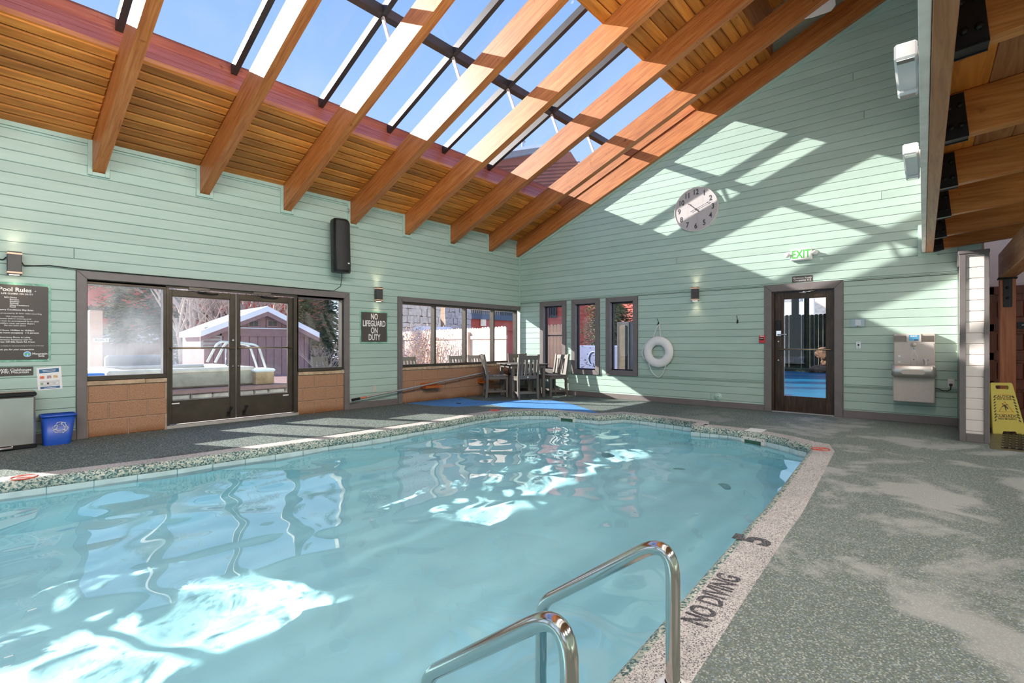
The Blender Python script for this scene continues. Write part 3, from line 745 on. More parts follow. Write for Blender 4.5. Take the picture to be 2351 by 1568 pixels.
# big beam over the camera, lower ceiling with joists, hall side
TH = R(1.74); MBM = Matrix.Translation((9.32, 0.215, 0)) @ Matrix.Rotation(TH, 4, 'Z')   # local x runs back along the beam (negative)
def L_(o): o.location = -ceil.location; return o
L_(MB().bbox(-13, 0, -0.04, 0.04, 2.45, 2.86, b=0.004, mat=MBM).build('beam', M_BEAM, ceil))
L_(MB().bbox(-13, 0, 0.042, 0.085, 2.46, 2.86, b=0.003, mat=MBM).build('beam_flashing', plain_cache('pale_board', (0.84, 0.78, 0.72), 0.5), ceil))
L_(MB().bbox(-0.03, 0.0, -0.085, 0.13, 2.40, 2.45, b=0.003, mat=MBM).build('collar_board', M_TEALTRIM, ceil))
L_(MB().bbox(-0.03, 0.0, 0.086, 0.13, 2.45, 2.86, b=0.003, mat=MBM).build('collar_board', M_TEALTRIM, ceil))
JX = [3.04 + 1.285 * k for k in range(-5, 6)]
for jx in JX:
    d = -(9.32 - jx); d = min(d, -0.05)
    m = MBM @ Matrix.Translation((d, -0.04, 2.47)) @ Matrix.Rotation(R(-5.2), 4, 'X') @ Matrix.Translation((0, 0, -2.47))
    L_(MB().bbox(-0.045, 0.045, -3.2, -0.005, 2.47, 2.75, b=0.004, mat=m).build('joist', M_JOIST, ceil))
    h = MB().box(-0.052, -0.0455, -0.115, -0.0, 2.455, 2.74, mat=m).box(0.0455, 0.052, -0.115, 0.0, 2.455, 2.74, mat=m).box(-0.052, 0.052, -0.115, 0.0, 2.460, 2.469, mat=m)
    hg = L_(h.build('joist_hanger', M_BLACK, ceil))
    for yy in (-0.035, -0.085):
        for zz in (2.53, 2.66):
            bo = MB().lathe([(0.001, -0.07), (0.016, -0.07), (0.016, -0.052)], (0, yy, zz), 6, 'X', mat=m).build('bolt', plain_cache('bolt_steel', (0.03, 0.03, 0.032), 0.3, 0.8), hg)
m = MBM @ Matrix.Translation((0, -0.04, 2.47)) @ Matrix.Rotation(R(-5.2), 4, 'X') @ Matrix.Translation((0, 0, -2.47))
for i in range(14):
    a = -0.01 - i * 0.225
    L_(MB().bbox(-13, 0.0, a - 0.222, a, 2.752, 2.772, b=0.004, mat=m).build('ceiling_board', M_BEAM if i % 3 else M_CEIL, ceil))
L_(MB().box(-13, 0.3, -3.4, 0.03, 2.90, 2.96, mat=MBM).build('attic_deck', M_CONC, ceil))

# walls out of view
wb = struct(box('wall_front', M_SIDE, None, -3.6, 10.8, -3.75, -3.6, -0.1, 3.4))
struct(MB().add([(-3.4, -0.17, 2.86), (XW, 0.215, 2.86), (XW, 0.215, roofz(0.215, 4.46)), (-3.4, -0.17, roofz(-0.17, 4.46))], [(0, 1, 2, 3)]).build('wall_upper', M_WHITE_SIDE, None, fix=False))  # unseen wall, made white to bounce light into the room
toB = lambda u, v, d: Vector((-3.4 + d, u, v))
HB_B = [(-2.9, -0.3, 0.5, 2.3), (0.6, 3.6, 0.3, 3.0), (4.2, 7.2, 0.3, 3.0)]  # windows added in the unseen rear wall to let in more light
wall_panels('wall_back', -3.6, 8.0, -0.1, 7.6, HB_B, toB, 0.15, M_SIDE, (SL, 1, 3.64 + SL * YW))
for i, (a, b, c, d) in enumerate(HB_B):
    wq = struct(empty('window_%d' % (9 + i), (-3.4, a, c)))
    q = box('glass_pane', M_GLASS, wq, -3.47, -3.464, a, b, c, d); q.location = -wq.location
    for u in (a, (a + b) / 2 - 0.03, b - 0.06):
        q = box('mullion', M_BRONZE, wq, -3.5, -3.4, u, u + 0.06, c, d); q.location = -wq.location
    for v in (c, d - 0.06):
        q = box('frame_rail', M_BRONZE, wq, -3.5, -3.4, a, b, v, v + 0.06); q.location = -wq.location

# partition beside the drinking fountain
wp = struct(box('wall_partition', M_WHITE_SIDE, None, 7.96, XW + 0.1, -0.315, -0.115, 0.0, 2.20))
for k in range(18):
    z0, z1 = k * 0.1275, min((k + 1) * 0.1275, 2.2)
    if z1 - z0 < 0.02: continue
    plank('siding_board', M_WHITE_SIDE, wp, [(-0.33, z0), (-0.105, z0), (-0.105, z1), (-0.33, z1)], lambda u, v, d: Vector((7.962 - d, u, v)), th=0.016)
    plank('siding_board', M_WHITE_SIDE, wp, [(7.96, z0), (XW, z0), (XW, z1), (7.96, z1)], lambda u, v, d: Vector((u, -0.117 + d, v)), th=0.016)
for nm, q in (('corner_board', (7.93, 7.955, -0.145, -0.088, 0.0, 2.23)), ('corner_board', (7.93, 7.955, -0.345, -0.30, 0.0, 2.23)), ('corner_board', (7.93, 7.955, -0.30, -0.145, 0.0, 0.10)), ('corner_board', (7.93, 7.955, -0.30, -0.145, 2.18, 2.23)),
              ('baseboard_piece', (7.95, XW - 0.02, -0.105, -0.088, 0.0, 0.11)), ('cap_board', (7.92, XW, -0.35, -0.075, 2.205, 2.24))):
    box(nm, M_GREY, wp, *q, b=0.003)
box('jamb_lining', plain_cache('white_jamb', (0.70, 0.68, 0.66), 0.5), wp, 8.02, XW + 0.1, -0.35, -0.318, 0.0, 2.19, b=0.003)

# fill lights added out of view under the joists and on the high wall
M_FILL = plain('fill_diffuser', (0.9, 0.9, 0.88), 0.6, var=0.01, emit=(1.0, 0.97, 0.92), es=4.0)
def fill_fixture(x, y, z, rx, power, label, group):
    o = empty('fill_lamp', (x, y, z)); o.rotation_euler = (rx, 0, 0); tag(o, label, 'light', group)
    box('housing', M_WHITE, o, -0.62, 0.62, -0.13, 0.13, 0.0, 0.06, b=0.01); box('diffuser', M_FILL, o, -0.58, 0.58, -0.11, 0.11, -0.02, 0.0, b=0.006)
    ld = bpy.data.lights.new('fill_light', 'AREA'); ld.shape = 'RECTANGLE'; ld.size = 1.16; ld.size_y = 0.22; ld.energy = power; ld.color = (1.0, 0.965, 0.91); ld.cycles.is_caustics_light = True
    lo = bpy.data.objects.new('fill_light', ld); COL.objects.link(lo); lo.parent = o; lo.location = (0, 0, -0.03)
    return o
for lx in (-2.2, 0.2, 2.4, 4.7, 6.9): fill_fixture(lx, -2.0, 2.46, 0, FILL_LOW, 'added fill light in a long white housing under the low joists', 'added fill lights under the joists')
for lx in (-2.6, -1.0, 0.6, 2.2, 3.8): fill_fixture(lx, 0.42, 4.6, R(62), FILL_HIGH, 'added fill light in a long white housing on the high wall over the beam', 'added fill lights on the high wall')
# END_LAMPS

#@@THINGS
# ------------------------------------------------------------------ things on the left wall
M_PANEL = plain('dark_brown_sign', (0.075, 0.062, 0.054), 0.35, var=0.08, scale=2)
M_INK = plain('white_print', (0.80, 0.79, 0.77), 0.5, var=0.01)
M_GREENB = plain('green_sign_border', (0.20, 0.46, 0.33), 0.4, var=0.35, scale=9)
M_LEAFLINE = plain('pale_leaf_print', (0.62, 0.78, 0.62), 0.5, var=0.02)
def T(o, par): o.parent = par; o.location = -Vector(par.location); return o       # part built in world coordinates
def wl(px, py, Y=YW): q = onY(px, py, Y); return q.x, q.z
def wr(px, py, X=XW): q = onX(px, py, X); return q.y, q.z
YF = YW - 0.001                                      # face of the siding
def round_rect(x0, x1, z0, z1, r, n=4):
    pts = []
    for cx, cz, a in ((x1 - r, z0 + r, -90), (x1 - r, z1 - r, 0), (x0 + r, z1 - r, 90), (x0 + r, z0 + r, 180)):
        for i in range(n + 1): t = R(a + 90 * i / n); pts.append((cx + r * math.cos(t), cz + r * math.sin(t)))
    return pts
def plate_left(name, mat, par, x0, x1, z0, z1, y, th, r=0.0):
    P = round_rect(x0, x1, z0, z1, r) if r else [(x0, z0), (x1, z0), (x1, z1), (x0, z1)]
    return T(MB().prism([(u, y, v) for u, v in P], (0, 0, 0), (0, -th, 0)).build(name, mat), par)
def plate_right(name, mat, par, y0, y1, z0, z1, x, th, r=0.0):
    P = round_rect(y0, y1, z0, z1, r) if r else [(y0, z0), (y1, z0), (y1, z1), (y0, z1)]
    return T(MB().prism([(x, u, v) for u, v in P], (0, 0, 0), (-th, 0, 0)).build(name, mat), par)
def lines_left(par, rows, y):
    for body, px, py, size, align, bold in rows:
        x, z = wl(px, py); T(text('print_line', body, size, M_INK, frame_left(x, z, y, 0.0008), None, align, bold=bold), par)
def leaf_border(par, x0, x1, z0, z1, w_, y):
    random.seed(5)
    mb = MB()
    for k in range(46):
        side = random.random(); L = random.uniform(0.02, 0.06)
        if side < 0.3: cx, cz, a = random.uniform(x0, x1), z1 - w_ / 2, random.uniform(0, 180)
        elif side < 0.6: cx, cz, a = random.uniform(x0, x1), z0 + w_ / 2, random.uniform(0, 180)
        elif side < 0.8: cx, cz, a = x1 - w_ / 2, random.uniform(z0, z1), random.uniform(20, 160)
        else: cx, cz, a = x0 + w_ / 2, random.uniform(z0, z1), random.uniform(20, 160)
        L = min(L, w_ * 1.1); c, s_ = math.cos(R(a)) * L / 2, math.sin(R(a)) * L / 2; t = 0.0018
        mb.add([(cx - c - s_ * t / L, y, cz - s_ + c * t / L), (cx - c + s_ * t / L, y, cz - s_ - c * t / L), (cx + c + s_ * t / L, y, cz + s_ - c * t / L), (cx + c - s_ * t / L, y, cz + s_ + c * t / L)], [(0, 1, 2, 3)])
    lp = T(mb.build('leaf_pattern', M_LEAFLINE), par); lp['kind'] = 'stuff'
xr, zt_ = wl(116.5, 654); _, zb2 = wl(116.5, 829)
s1 = empty('pool_rules_sign', (0.54, YF, zb2)); tag(s1, 'dark brown Pool Rules board with leafy green border beside the blue sconce-lit wall', 'sign')
s1['label'] = 'large dark Pool Rules board with leafy green border under a wall sconce'
x0_ = 0.215
plate_left('border_panel', M_GREENB, s1, x0_, xr, zb2, zt_, YF, 0.006, 0.02)
leaf_border(s1, x0_, xr, zb2, zt_, 0.035, YF - 0.0065)
xi, zi = wl(111, 659); _, zi0 = wl(111, 825)
plate_left('message_panel', M_PANEL, s1, x0_ + 0.03, xi, zi0, zi, YF - 0.006, 0.002)
yS = YF - 0.008
lines_left(s1, [('Pool Rules', 35, 665.5, 0.062, 'CENTER', 0.0012), ('NO LIFE GUARD ON DUTY', 33, 674.7, 0.025, 'CENTER', 0.0004),
    ('NO:', 15, 682.5, 0.022, 'CENTER', 0.0004)] + [(b, 22, y_, 0.0225, 'LEFT', 0.0004) for b, y_ in (('Diving', 683), ('Running', 687.6), ('Smoking', 691.9), ('Animals', 695.9), ('Glass Containers', 700.4), ('Food', 704.4))] +
    [(b, 34.5, y_, z_, 'CENTER', w__) for b, y_, z_, w__ in (('Slippery Conditions May Exist', 711.4, 0.0245, 0.0004), ('Property is protected by 24 hour video recording', 719.5, 0.0215, 0), ('Use responsibly', 726.7, 0.0225, 0), ('Shower before entering pool', 731.8, 0.0225, 0),
    ('Children must be accompanied by an adult', 737.2, 0.0225, 0), ('All toddlers must use swim diapers', 742.5, 0.0225, 0), ('Do not swim alone', 747.4, 0.0225, 0), ('Pool Hours 10:00am to 10:00pm', 758.4, 0.0235, 0.0004), ('Maximum room occupancy  112 persons', 764, 0.0235, 0.0004),
    ('Emergency Phone in Lobby', 774.6, 0.0225, 0.0004), ('Emergency Assistance Call 911', 780, 0.0225, 0.0004), ('Address: 550 Bills Ranch Rd, Frisco', 785, 0.0225, 0.0004), ('The owner assumes no liability for any injuries arising out of the use of the pool', 794, 0.0145, 0), ('Thank you for your cooperation', 802.4, 0.0235, 0.0004))], yS)
lines_left(s1, [('Mountain', 73.5, 812.3, 0.034, 'LEFT', 0.0005), ('Side', 87.5, 817.3, 0.032, 'LEFT', 0.0005)], yS)
ex, ez = wl(62.5, 813)
def disc_left(name, mat, par, x, z, r, y, th=0.001, n=24, zs=1.0):
    return T(MB().prism([(x + r * math.cos(2 * math.pi * i / n), y, z + zs * r * math.sin(2 * math.pi * i / n)) for i in range(n)], (0, 0, 0), (0, -th, 0)).build(name, mat), par)
disc_left('emblem_ring', M_INK, s1, ex, ez, 0.032, yS); disc_left('emblem_sky', plain('emblem_blue', (0.18, 0.42, 0.75), 0.5, var=0.02), s1, ex, ez, 0.028, yS - 0.001)
T(MB().prism([(ex - 0.026, yS - 0.002, ez - 0.010), (ex + 0.026, yS - 0.002, ez - 0.010), (ex + 0.013, yS - 0.002, ez + 0.010), (ex + 0.004, yS - 0.002, ez + 0.002), (ex - 0.009, yS - 0.002, ez + 0.014)], (0, 0, 0), (0, -0.0006, 0)).build('emblem_mountain', plain('emblem_green', (0.10, 0.48, 0.12), 0.5, var=0.02)), s1)
T(MB().prism([(ex - 0.001, yS - 0.0027, ez - 0.018), (ex + 0.008, yS - 0.0027, ez - 0.018), (ex + 0.001, yS - 0.0027, ez - 0.002), (ex + 0.006, yS - 0.0027, ez + 0.006), (ex + 0.003, yS - 0.0027, ez + 0.006), (ex - 0.004, yS - 0.0027, ez - 0.003)], (0, 0, 0), (0, -0.0005, 0)).build('emblem_path', M_INK), s1)
for px_, py_ in ((111, 660), (81, 669), (110, 825)):
    x, z = wl(px_, py_); T(MB().sphere((x, yS, z), 0.006, 8, 6).build('screw_cap', M_INK), s1)

xr, zt_ = wl(76.5, 841.5); _, zb2 = wl(76.5, 861.5)
s2 = empty('wifi_sign', (0.5, YF, zb2)); tag(s2, 'small dark wifi password plate below the Pool Rules board', 'sign')
plate_left('plate', M_PANEL, s2, 0.36, xr, zb2, zt_, YF, 0.004)
lines_left(s2, [('Wifi: Clubhouse', 35, 849.3, 0.040, 'CENTER', 0.0006), ('PW: Mountain', 35, 854.8, 0.038, 'CENTER', 0.0006)], YF - 0.004)

# laminated recycling notice
c = [wl(*p) for p in ((83.5, 845), (140, 840), (143.5, 892), (87, 896.5))]
s3 = empty('recycling_notice', (c[3][0], YF, c[3][1])); tag(s3, 'white laminated notice with blue header above the blue recycling bin', 'notice')
T(MB().prism([(u, YF, v) for u, v in c], (0, 0, 0), (0, -0.002, 0)).build('paper', M_INK), s3)
def bil(u, v):
    (ax, az), (bx_, bz), (cx, cz), (dx, dz) = c
    return (ax * (1 - u) * (1 - v) + bx_ * u * (1 - v) + cx * u * v + dx * (1 - u) * v, az * (1 - u) * (1 - v) + bz * u * (1 - v) + cz * u * v + dz * (1 - u) * v)
def patch3(name, mat, u0, u1, v0, v1, o=0.0025): return T(MB().prism([(bil(u, v)[0], YF - o, bil(u, v)[1]) for u, v in ((u0, v1), (u1, v1), (u1, v0), (u0, v0))], (0, 0, 0), (0, -0.0006, 0)).build(name, mat), s3)
M_NBLUE = plain('notice_blue', (0.03, 0.13, 0.28), 0.5, var=0.02)
patch3('header_band', M_NBLUE, 0.10, 0.90, 0.08, 0.25); patch3('footer_band', M_NBLUE, 0.10, 0.90, 0.86, 0.95); patch3('grey_field', plain('notice_grey', (0.62, 0.60, 0.60), 0.5, var=0.02), 0.10, 0.90, 0.60, 0.84)
for i, (u, cc) in enumerate(((0.20, (0.7, 0.16, 0.08)), (0.48, (0.45, 0.30, 0.28)), (0.74, (0.55, 0.36, 0.20)))):
    patch3('picture', plain('notice_pic_%d' % i, cc, 0.5, var=0.5, scale=60), u - 0.09, u + 0.09, 0.38, 0.50)
for i in range(6): patch3('picture', plain_cache('notice_pic_s%d' % i, ((0.15, 0.40, 0.12), (0.7, 0.7, 0.7), (0.05, 0.05, 0.05), (0.7, 0.68, 0.66), (0.5, 0.5, 0.5), (0.7, 0.7, 0.7))[i], 0.5, var=0.3, scale=60), 0.13 + i * 0.125, 0.21 + i * 0.125, 0.68, 0.76, 0.0032)
for i, (v, a) in enumerate(((0.13, 0.55), (0.18, 0.5), (0.905, 0.5))): patch3('print_line', M_INK, 0.5 - a / 2, 0.5 + a / 2, v, v + 0.018, 0.0032)

# stainless bin
M_STEEL = plain('brushed_steel', (0.52, 0.50, 0.47), 0.30, 0.85, var=0.10, scale=3)
tb = empty('trash_can', (0.45, 7.74, 0)); tag(tb, 'dented stainless steel step bin with black lid rim', 'trash can')
xa = onY(82, 900, 7.62).x
T(MB().bbox(0.12, xa, 7.62, 7.86, 0.03, 0.575, b=0.018).build('body', M_STEEL), tb)
T(MB().bbox(0.112, xa + 0.008, 7.612, 7.868, 0.0, 0.035, b=0.008).build('base_ring', M_BLACK), tb)
T(MB().bbox(0.112, xa + 0.008, 7.610, 7.868, 0.575, 0.615, b=0.008).build('lid_rim', M_BLACK), tb)
T(MB().bbox(0.118, xa + 0.002, 7.618, 7.862, 0.615, 0.628, b=0.006).build('lid', M_STEEL), tb)
T(MB().tube([(0.30, 7.62, 0.035), (0.30, 7.57, 0.03), (0.52, 7.57, 0.03), (0.52, 7.62, 0.035)], 0.012, 8).build('pedal', M_STEEL), tb)
T(MB().prism([(xa - 0.30 + 0.018 * math.cos(2 * math.pi * i / 14), 7.6095, 0.595 + 0.007 * math.sin(2 * math.pi * i / 14)) for i in range(14)], (0, 0, 0), (0, -0.002, 0)).build('badge', M_CHROME), tb)

# blue recycling bin
M_BLUE = plain('blue_plastic', (0.012, 0.075, 0.42), 0.35, var=0.1)
rb = empty('recycling_bin', (0.93, 7.72, 0)); tag(rb, 'small blue plastic bin with white recycling arrows beside the steel bin', 'recycling bin')
bx0, bx1 = onY(101, 1000, 7.62).x, onY(165, 1000, 7.62).x; tx0, tx1 = onY(94, 940, 7.60).x, onY(180, 940, 7.60).x
def rr(x0, x1, y0, y1, r=0.05): return round_rect(x0, x1, y0, y1, r, 5)
def shell(rings, cap=True):
    mb = MB(); m = len(rings[0][0]); vs = []
    for pts, z in rings: vs += [(u, v, z) for u, v in pts]
    mb.add(vs, [(k * m + i, k * m + (i + 1) % m, (k + 1) * m + (i + 1) % m, (k + 1) * m + i) for k in range(len(rings) - 1) for i in range(m)], True)
    if cap: mb.add([(u, v, rings[0][1]) for u, v in rings[0][0]], [tuple(range(m))[::-1]])
    return mb
T(shell([(rr(bx0, bx1, 7.64, 7.80), 0.0), (rr(tx0 + 0.012, tx1 - 0.012, 7.612, 7.848), 0.335), (rr(tx0 + 0.018, tx1 - 0.018, 7.618, 7.842), 0.335), (rr(bx0 + 0.008, bx1 - 0.008, 7.648, 7.792), 0.012)]).build('body', M_BLUE), rb)
T(shell([(rr(tx0 + 0.01, tx1 - 0.01, 7.61, 7.85), 0.318), (rr(tx0, tx1, 7.60, 7.86), 0.322), (rr(tx0, tx1, 7.60, 7.86), 0.338), (rr(tx0 + 0.008, tx1 - 0.008, 7.608, 7.852), 0.345), (rr(tx0 + 0.016, tx1 - 0.016, 7.616, 7.844), 0.340)], False).build('rim', M_BLUE), rb)
cxb, czb = (bx0 + bx1) / 2 + 0.02, 0.195
def recycle(cx, cz, s_):
    def at_(u, v): z = cz + s_ * v; return (cx + s_ * u, 7.64 - 0.028 * z / 0.335 - 0.002, z)
    for k in range(3):
        a0 = R(120 * k); c_, n_ = math.cos(a0), math.sin(a0)
        for P in ([(-0.15, -0.78), (0.28, -0.78), (0.28, -0.95), (0.66, -0.62), (0.28, -0.30), (0.28, -0.46), (-0.15, -0.46)], [(-0.30, -0.78), (-0.62, -0.78), (-0.88, -0.36), (-0.62, -0.20), (-0.30, -0.46)]):
            T(MB().tube([at_(u * c_ - v * n_, u * n_ + v * c_) for u, v in P], 0.0042, 5, closed=True).build('arrow_print', M_INK), rb)
recycle(cxb, czb, 0.068)

# wall sconces
M_CHAR = plain('charcoal_metal', (0.075, 0.070, 0.068), 0.45, 0.3)
M_COPPER = plain('copper_ring', (0.62, 0.40, 0.28), 0.3, 0.4, emit=(1.0, 0.62, 0.40), es=0.25)
M_BULB = plain('lit_lens', (1, 0.9, 0.8), 0.5, var=0.0, emit=(1.0, 0.78, 0.58), es=6.0)
def sconce(M, label):
    o = empty('wall_sconce', M.translation); tag(o, label, 'sconce', 'up and down wall sconces')
    b = MB().bbox(-0.058, 0.058, -0.128, 0.128, 0.02, 0.115, b=0.004, mat=M); T(b.build('body', M_CHAR), o)
    T(MB().box(-0.045, 0.045, -0.06, 0.06, 0.0, 0.02, mat=M).build('back_plate', M_CHAR), o)
    for sg in (1, -1):
        T(MB().bbox(-0.061, 0.061, sg * 0.105 - 0.010, sg * 0.105 + 0.010, 0.018, 0.118, b=0.002, mat=M).build('copper_band', M_COPPER), o)
        T(MB().box(-0.04, 0.04, sg * 0.1285 - 0.001, sg * 0.1285 + 0.001, 0.035, 0.10, mat=M).build('lens', M_BULB), o)
        ld = bpy.data.lights.new('sconce_glow', 'SPOT'); ld.energy = 3.5; ld.color = (1.0, 0.72, 0.50); ld.spot_size = R(95); ld.spot_blend = 0.8; ld.shadow_soft_size = 0.03
        lo = bpy.data.objects.new('sconce_glow', ld); COL.objects.link(lo); lo.parent = o
        p = M @ Vector((0, sg * 0.135, 0.068)); lo.location = p - o.location; lo.rotation_euler = (R(180) if sg > 0 else 0, 0, 0)
    return o
x, z = wl(31.5, 606); sconce(frame_left(x, z, YF), 'charcoal up-down wall sconce above the Pool Rules board')
x, z = wl(864.5, 676.5); sconce(frame_left(x, z, YF), 'charcoal up-down wall sconce above the no lifeguard sign')
y, z = wr(1599, 675.5); sconce(frame_right(y, z, XW), 'charcoal up-down wall sconce between life ring and glass door')

# loudspeaker
sp = empty('loudspeaker', (4.5, YW, 2.3)); tag(sp, 'tall black column loudspeaker hung below a rafter', 'loudspeaker')
def spring(z, k, tilt): # plan outline of the cabinet
    cx, cy_ = 4.415 + tilt * 0.02, 7.70
    P = [(-0.10, 0.10), (-0.165, -0.06), (-0.150, -0.085)] + [(-0.15 + 0.30 * i / 8, -0.085 - 0.07 * math.sin(math.pi * i / 8)) for i in range(1, 8)] + [(0.150, -0.085), (0.165, -0.06), (0.10, 0.10)]
    a = R(14); return [(cx + (u * math.cos(a) - v * math.sin(a)) * k, cy_ + (u * math.sin(a) + v * math.cos(a)) * k - tilt) for u, v in P]
T(shell([(spring(0, 0.93, 0.03), 2.335), (spring(0, 1, 0.03), 2.355), (spring(0, 1, 0.0), 3.19), (spring(0, 0.93, 0.0), 3.215)]).build('cabinet', M_BLACK), sp)
top = spring(0, 0.93, 0.0); T(MB().prism([(u, v, 3.213) for u, v in top], (0, 0, 0), (0, 0, 0.004)).build('top_cap', M_BLACK), sp)
def grill(tilt, z): 
    P = spring(0, 1, tilt)[2:11]; return [(u, v - 0.006, z) for u, v in P]
ga, gb = grill(0.03, 2.37), grill(0.0, 3.18); vs = ga + gb; m = len(ga)
T(MB().add(vs, [(i, i + 1, m + i + 1, m + i) for i in range(m - 1)], True).build('grille', plain('speaker_grille', (0.028, 0.028, 0.027), 0.7, var=0.3, scale=120), None, fix=False), sp)
q = grill(0.03, 2.47)[5]; T(box('badge', M_INK, None, q[0] - 0.016, q[0] + 0.016, q[1] - 0.006, q[1] - 0.002, 2.475, 2.495), sp)
T(MB().bbox(4.42, 4.52, 7.78, YW, 2.6, 2.68, b=0.004).bbox(4.42, 4.52, 7.78, YW, 2.95, 3.03, b=0.004).build('wall_bracket', M_BLACK), sp)
xe, ze = wl(799, 484); eb = MB().tube([(xe - 0.02 + 0.022 * math.cos(t), YW - 0.05, ze + 0.022 * math.sin(t)) for t in [i * 2 * math.pi / 12 for i in range(12)]], 0.005, 6, closed=True); eb.tube([(xe - 0.02, YW - 0.05, ze - 0.02), (xe, YW - 0.03, ze - 0.06)], 0.005, 6)
tag(eb.build('eye_bolt', M_CHROME), 'small steel eye bolt at a rafter foot above the loudspeaker', 'eye bolt')
# black cable along the door casing
xs_, zs_ = wl(47, 606); cz = 2.035
pts = [(-0.3, YF - 0.012, zs_ + 0.02), (0.40, YF - 0.012, zs_ - 0.005), (xs_ - 0.12, YF - 0.03, zs_ + 0.03)]
tag(MB().tube([(xs_ + 0.002, YF - 0.03, zs_ + 0.03), (xs_ + 0.03, YF - 0.012, zs_ - 0.02), (0.85, YF - 0.008, 2.06), (1.09, YW - 0.045, 2.043), (1.6, YW - 0.045, 2.040), (3.0, YW - 0.045, 2.044), (4.2, YW - 0.045, 2.040), (4.40, YW - 0.05, 2.045), (4.47, 7.75, 2.12), (4.465, 7.70, 2.25), (4.46, 7.70, 2.34)], 0.006, 6).build('speaker_cable', M_BLACK), 'thin black cable running along the door casing to the loudspeaker', 'cable')
tag(MB().tube([(-0.4, YF - 0.008, zs_ + 0.035), (0.36, YF - 0.008, zs_ + 0.03), (0.47, YF - 0.012, zs_ + 0.03), (0.494, YF - 0.03, zs_ + 0.06)], 0.006, 6).build('power_cable', M_BLACK), 'thin black cable entering the sconce over the rules board', 'cable')

# NO LIFEGUARD sign
xa, zt_ = wl(826, 712.5); xb, zb2 = wl(890, 788)
_, zb2 = wl(858, 788); _, zt_ = wl(858, 714.5)
s4 = empty('no_lifeguard_sign', (xa, YF, zb2)); tag(s4, 'dark square sign reading NO LIFEGUARD ON DUTY', 'sign')
plate_left('border_panel', M_GREENB, s4, xa, xb, zb2, zt_, YF, 0.006, 0.025); leaf_border(s4, xa, xb, zb2, zt_, 0.026, YF - 0.0065)
plate_left('message_panel', M_PANEL, s4, xa + 0.024, xb - 0.024, zb2 + 0.024, zt_ - 0.024, YF - 0.006, 0.002)
hh = (zt_ - zb2); xc = (xa + xb) / 2
for i, b_ in enumerate(('NO', 'LIFEGUARD', 'ON', 'DUTY')):
    T(text('print_line', b_, 0.150, M_INK, frame_left(xc, zt_ - hh * (0.18 + 0.215 * i), YF, 0.0086), None, 'CENTER', bold=0.003, sx=0.62), s4)
def wall_plate(name, M, w_, h_, label, cat, mat, kind='blank', group=None):
    o = empty(name, M.translation); tag(o, label, cat, group)
    T(MB().bbox(-w_ / 2, w_ / 2, -h_ / 2, h_ / 2, 0, 0.007, b=0.003, mat=M).build('cover_plate', mat), o)
    if kind == 'outlet':
        for dz in (0.02, -0.02):
            T(MB().box(-0.016, 0.016, dz - 0.013, dz + 0.013, 0.0065, 0.009, mat=M).build('receptacle', M_WHITE), o)
            for dx in (-0.006, 0.006): T(MB().box(dx - 0.001, dx + 0.001, dz - 0.003, dz + 0.006, 0.009, 0.0095, mat=M).build('slot', M_BLACK), o)
    if kind == 'switch':
        T(MB().box(-0.010, 0.010, -0.014, 0.014, 0.006, 0.009, mat=M).build('switch_well', M_BLACK), o); T(MB().bbox(-0.005, 0.005, -0.002, 0.012, 0.008, 0.018, b=0.002, mat=M).build('toggle', M_BLACK), o)
        for dz in (0.038, -0.038): T(MB().lathe([(0.0005, 0.010), (0.004, 0.009), (0.005, 0.007)], (0, dz, 0), 8, 'Z', mat=M).build('screw', M_CHROME), o)
    return o
x, z = wl(859.5, 892); wall_plate('blank_wall_plate', frame_left(x, z, YF), 0.075, 0.125, 'blank beige wall plate low on the wall behind the pole grip', 'wall plate', plain('beige_plate', (0.52, 0.50, 0.42), 0.5))

# telescopic pole on two timber rests
YP_ = YW - 0.13
pa, pb = onY(808, 918.5, YP_), onY(1119, 854.5, YP_); dv = (pb - pa)
tp = empty('telescopic_pole', pa); tag(tp, 'long aluminium telescopic pool pole with black grip on timber rests', 'pool pole')
M_ALU = plain('aluminium_tube', (0.62, 0.60, 0.56), 0.3, 0.8, var=0.05)
T(MB().tube([pa + dv * 0.045, pa + dv * 1.02], 0.0175, 12).build('tube', M_ALU), tp); T(MB().tube([pa, pa + dv * 0.046], 0.024, 12).build('grip', M_BLACK), tp)
T(MB().tube([pa + dv * 0.05, pa + dv * 0.085], 0.0182, 12).build('label_band', plain('red_label', (0.62, 0.16, 0.08), 0.5, var=0.5, scale=40)), tp)
M_ORANGE = wood('orange_timber', [(0.3, (0.34, 0.07, 0.010)), (0.6, (0.50, 0.13, 0.018)), (0.8, (0.6, 0.2, 0.04))], (2, 20, 20), var=0.1)
for (px0, px1, py0, py1, lb) in ((969.5, 1006, 879.5, 889.5, 'orange timber pole rest on the block wall under the second pane'), (1100.5, 1124, 868.5, 878.5, 'orange timber pole rest on the block wall behind a chair')):
    q0, q1 = onY(px0, py1, YW - 0.06), onY(px1, py0, YW - 0.06); zz = (q0.z + q1.z) / 2
    h0 = empty('pole_rest', (q0.x, YW - 0.06, zz - 0.05)); tag(h0, lb, 'bracket', 'timber pole rests')
    T(MB().bbox(q0.x, q1.x, YW - 0.16, YW - 0.0, zz - 0.05, zz - 0.022, b=0.003).build('shelf', M_ORANGE), h0)
    T(MB().bbox(q0.x, q1.x, YW - 0.03, YW - 0.0, zz - 0.022, zz + 0.05, b=0.003).build('back_board', M_ORANGE), h0)
    T(MB().bbox(q0.x, q1.x, YW - 0.185, YW - 0.16, zz - 0.05, zz + 0.0, b=0.003).build('lip', M_ORANGE), h0)

